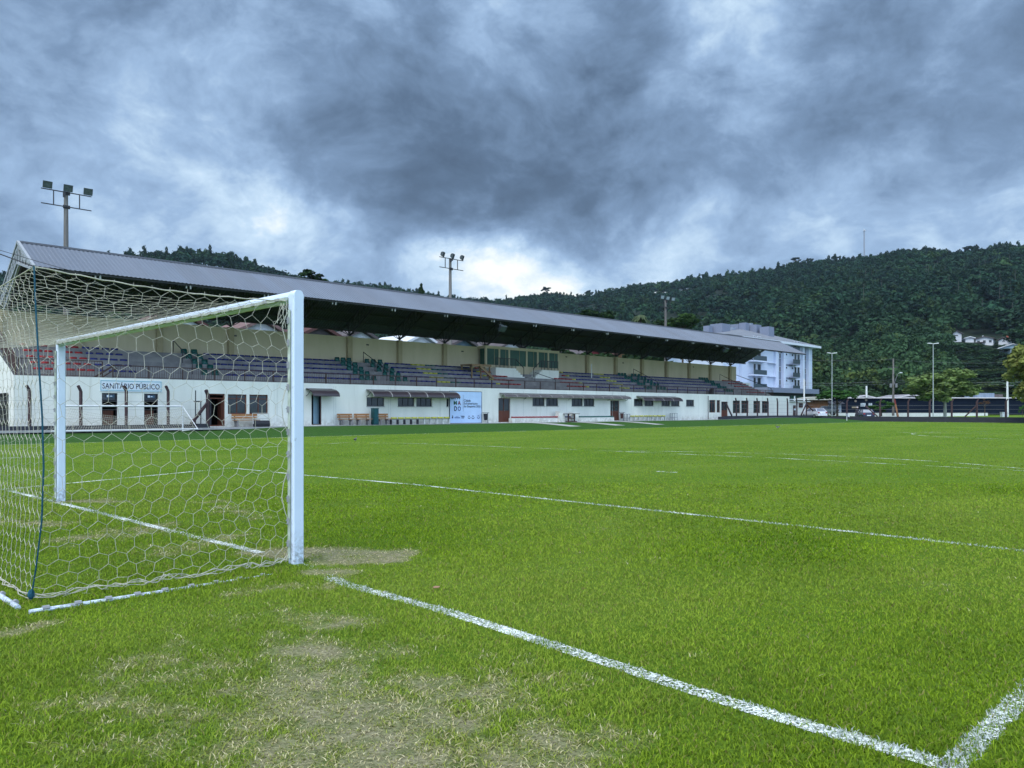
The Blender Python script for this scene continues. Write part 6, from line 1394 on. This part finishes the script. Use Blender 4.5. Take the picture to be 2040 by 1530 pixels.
tree('conifer', 839, 190, 567, 592, 8, 'lone conifer standing over the middle of the roof ridge', GR3, kind='cone', seed=14, n=700, nclump=26, leaf=.16, z0=.3)
for i, (px_, yt, w_) in enumerate(((1586, 512, 9), (1612, 513, 7), (1666, 507, 8), (1811, 496, 12), (1845, 493, 13), (1930, 489, 13), (1088, 571, 9), (1174, 578, 8), (1322, 560, 9), (1404, 545, 8), (2012, 488, 9))):
    az = math.atan((px_-1020)/FPX); d_ = float(np.interp(az, rr_az, R_RIDGE))*math.cos(az)
    x, y, _ = D(px_, HZ, d_); zb_ = float(terrain(np.array([az]), np.array([d_/math.cos(az)]))[0])
    tree('ridge_tree', px_, d_, yt, yt+11+(i % 3)*2, w_, 'flat-topped tree standing clear on the skyline '+('over the roof' if px_ < 1300 else 'left of the antenna mast' if px_ < 1722 else 'right of the antenna mast'), (.012, .034, .022), kind='umbrella', n=420, nclump=16, leaf=.15, trunk_px=1.2, z0=zb_, group='umbrella trees on the skyline '+('over the roof' if px_ < 1300 else 'left of the mast' if px_ < 1722 else 'right of the mast'), seed=20+i)
for i, (xb_, yb3, w3, lb) in enumerate(((66, 57, 3.6, 'first dark tree glimpsed between roof and back wall beyond the press box'), (72.5, 58, 4.0, 'second dark tree glimpsed between roof and back wall beyond the press box'), (79, 57, 3.6, 'third dark tree glimpsed between roof and back wall beyond the press box'), (85.5, 58, 4.2, 'dark tree glimpsed under the far end of the stand roof'))):
    q = (xb_-CX)*FW[0]+(yb3-CY)*FW[1]; u3 = 1020+FPX*((xb_-CX)*RT[0]+(yb3-CY)*RT[1])/q; tree('wall_tree', u3, q, HZ-(9.6-CH)/q*FPX, HZ-(4.5-CH)/q*FPX, w3/q*FPX, lb, GR3, kind='round', seed=40+i, n=1100, nclump=22, leaf=.11, z0=.3)
# palm behind the roof
px_, dP = 1276, 128; x, y, zt = D(px_, 634, dP); pt = thing('palm_tree', (x, y, .3), 'pale drooping palm crown over the roof beside the distant mast', 'tree', world=False); h = zt-.3
obj('trunk', MB().bar((0, 0, 0), (0, 0, h), .25, 8, .17), M_BARK, pt); m = MB(); r = np.random.default_rng(3)
for k in range(26):
    a = k*2.399; up = r.uniform(.1, 1.0); L_ = r.uniform(1.7, 2.4); prev = None
    for j in range(9):
        f = j/8; q = Vector((math.cos(a)*L_*f*(.95-.2*up), math.sin(a)*L_*f*(.95-.2*up), h+up*1.3*f*2*(1-f*.55)-1.6*f*f)); wv = .28*math.sin(math.pi*min(1, f*.9+.12)); sd = Vector((-math.sin(a), math.cos(a), 0))*wv
        if prev: m.quad(prev[0]-prev[1], q-sd-Vector((0, 0, wv*.6)), q, prev[0]); m.quad(prev[0], q, q+sd-Vector((0, 0, wv*.6)), prev[0]+prev[1])
        prev = (q, sd)
obj('crown', m, pm('palm_green', (.10, .13, .06), (.05, .08, .035), 2, rough=.7, trans=.3), pt)
# antenna mast on the ridge
az = math.atan((1722-1020)/FPX); dm = float(np.interp(az, rr_az, R_RIDGE))*math.cos(az); x, y, zt = D(1722, 456, dm); zb_ = float(terrain(np.array([az]), np.array([dm/math.cos(az)]))[0]); am = thing('antenna_mast', (x, y, zb_), 'thin tall antenna mast on the crest of the right-hand hill', 'mast', world=False); h = zt-zb_
m = MB()
for k in range(3): a = k*2.094; m.bar((.9*math.cos(a), .9*math.sin(a), 0), (.6*math.cos(a), .6*math.sin(a), h-2), .16, 4)
for k in range(22):
    z = h*k/22; a, b = k*2.094, k*2.094+2.094; m.bar((.85*math.cos(a), .85*math.sin(a), z), (.85*math.cos(b), .85*math.sin(b), z+h/22), .09, 4)
obj('lattice', m, pm('mast_grey', (.30, .32, .36), rough=.6), am); m = MB(); m.box(-1.1, 1.1, -1.1, 1.1, h-2.2, h-1.8)
for s_ in (-1, 1): m.bar((s_*1.0, 0, h-1.8), (s_*1.2, 0, h), .22, 5)
obj('antenna_head', m, pm('mast_white', (.6, .62, .66)), am)

# ------------------------------------------------------------------ houses on the slope and behind the stand
M_HW = pm('house_white', (.62, .64, .68), (.54, .56, .60), 1, rough=.85); M_HR = pm('house_roof_dark', (.11, .095, .10), (.07, .06, .065), 1, rough=.85); M_TILE = pm('tile_roof_red', (.11, .048, .042), (.075, .036, .036), 3, rough=.85, stretch=(3, 3, 1)); M_HB = pm('house_blue', (.34, .48, .58), rough=.8)
def house(name, loc, rz, w_, dp, h, rh, label, wallm, roofm, wins=2, chim=False, cat='house'):
    t_ = thing(name, loc, label, cat, world=False, rz=rz); wl = obj('wall', MB().prism([(-w_/2, -2), (w_/2, -2), (w_/2, h), (0, h+rh*.96), (-w_/2, h)], 'y', 0, dp), wallm, t_)
    m = MB(); e = .5; m.prism([(-w_/2-e, h-.2), (0, h+rh), (w_/2+e, h-.2), (w_/2+e, h+.12), (0, h+rh+.32), (-w_/2-e, h+.12)], 'y', -.6, dp+.4); rf2 = obj('roof', m, roofm, t_)
    if chim: obj('chimney', MB().box(w_*.15, w_*.15+.7, dp*.4, dp*.4+.7, h, h+rh+1.0), pm('chimney_brick', (.34, .11, .08), rough=.9), rf2)
    for i in range(wins):
        x = -w_/2+(i+.5)*w_/wins; f_ = obj('window', frame_mb(x-.6, x+.6, h*.35, h*.8, -.08, .1, .07), M_HW, t_); obj('pane', MB().box(x-.55, x+.55, -.05, -.03, h*.37, h*.78), M_HPANE, f_)
    return t_
(az, hr), _ = HR[0]
def on_slope(i): (az, hr), w_ = HR[i]; return (CX+hr*(math.cos(az)*FW[0]+math.sin(az)*RT[0]), CY+hr*(math.cos(az)*FW[1]+math.sin(az)*RT[1]), float(terrain(np.array([az]), np.array([hr]))[0])), w_/FPX*hr*math.cos(az), YAW-R(90)+az*-1
l_, w_, z_ = on_slope(0); house('hillside_house', (l_[0], l_[1], l_[2]+2), z_+.25, w_, 8, w_*.36, w_*.36, 'small white gabled house on the slope, leftmost of the hillside houses', M_HW, M_HR, 1)
l_, w_, z_ = on_slope(1); t_ = house('hillside_house', l_, z_-.1, w_, 8, w_*.42, w_*.13, 'wide white two-storey house with dark low roof on the wooded slope', M_HW, M_HR, 3, False); obj('lower_roof', MB().box(-w_*.5, w_*.05, -1.6, -.02, w_*.17, w_*.21), M_HR, t_)
obj('chimney', MB().box(-w_*.16, -w_*.10, 3, 3.6, w_*.5, w_*.68), M_HW, t_)
l_, w_, z_ = on_slope(2); t_ = house('hillside_house', l_, z_, w_, 9, w_*.24, w_*.16, 'pale blue house with red chimney behind the tree at the right edge', M_HB, M_HW, 2, True)
l_, w_, z_ = on_slope(3); house('hillside_house', l_, z_-.5, w_*.9, 7, w_*.16, w_*.20, 'grey-roofed house half hidden in trees above the navy building', M_HW, pm('house_roof_grey', (.34, .37, .44), rough=.7), 1)
l_, w_, z_ = on_slope(4); house('hillside_house', (l_[0], l_[1], l_[2]+1), z_+.2, w_, 6, w_*.2, w_*.14, 'tiny low white house between the two larger white hillside houses', M_HW, M_HW, 1)
l_, w_, z_ = on_slope(5); house('hillside_house', (l_[0], l_[1], l_[2]+1.5), z_-.2, w_, 6, w_*.3, w_*.3, 'small white gabled house just above the pale blue hillside house', M_HW, M_HR, 1, True)
for px0, px1, Yh, ytop, wm, rm, lb in ((468, 572, 62, 640, M_HW, pm('tile_roof_pink', (.20, .13, .125), (.15, .09, .085), 3, rough=.85), 'house with pinkish tiled roof glimpsed behind the stand near the goal post'), (600, 672, 60, 652, M_HR, M_TILE, 'house with dark red tiled roof glimpsed behind the stand right of the goal post'),
        (697, 740, 64, 660, M_HW, M_HR, 'white house with dark gable glimpsed over the back wall'), (792, 884, 66, 668, M_HW, M_HW, 'broad white house glimpsed over the back wall left of the press box'), (905, 940, 62, 676, pm('house_teal', (.10, .16, .20), rough=.4), M_HR, 'dark teal house glimpsed over the back wall by the press box'),
        (972, 1062, 66, 680, M_HW, M_HR, 'white gabled house glimpsed above the press box'), (1160, 1200, 66, 692, pm('house_red', (.24, .04, .045), rough=.8), M_HR, 'bright red house glimpsed over the back wall past the press box'), (1228, 1258, 64, 697, pm('house_orange', (.25, .13, .06), rough=.8), M_TILE, 'orange house glimpsed over the back wall past the red one'),
        (300, 400, 64, 622, M_HW, M_TILE, 'house with red roof glimpsed behind the stand through the net')):
    xa, xb = PY(px0, HZ, Yh)[0], PY(px1, HZ, Yh)[0]; zt = min(PY((px0+px1)/2, ytop, Yh)[1], 11.5); w_ = xb-xa; house('town_house', ((xa+xb)/2, Yh, .3), 0, w_, 8, zt-.3-min(2.2, w_*.25), min(2.2, w_*.25), lb, wm, rm, max(2, int(w_/3)))

# ------------------------------------------------------------------ the air: thin even haze that turns the far wood blue
hz = MB(); hz.box(-1950, 1950, -1950, 1950, -6, 300)
hm = bpy.data.materials.new('haze'); hm.use_nodes = True; t = NT(hm.node_tree); t.n.clear(); o_ = t.add('ShaderNodeOutputMaterial'); v_ = t.add('ShaderNodeVolumePrincipled')
v_.inputs['Color'].default_value = (.62, .78, 1.0, 1); v_.inputs['Density'].default_value = .00007; v_.inputs['Anisotropy'].default_value = .1; t.l.new(v_.outputs[0], o_.inputs['Volume'])
tag(obj('haze', hz, hm), 'thin bluish haze over the far wooded hills', 'haze', kind='stuff')
S.cycles.volume_bounces = 0
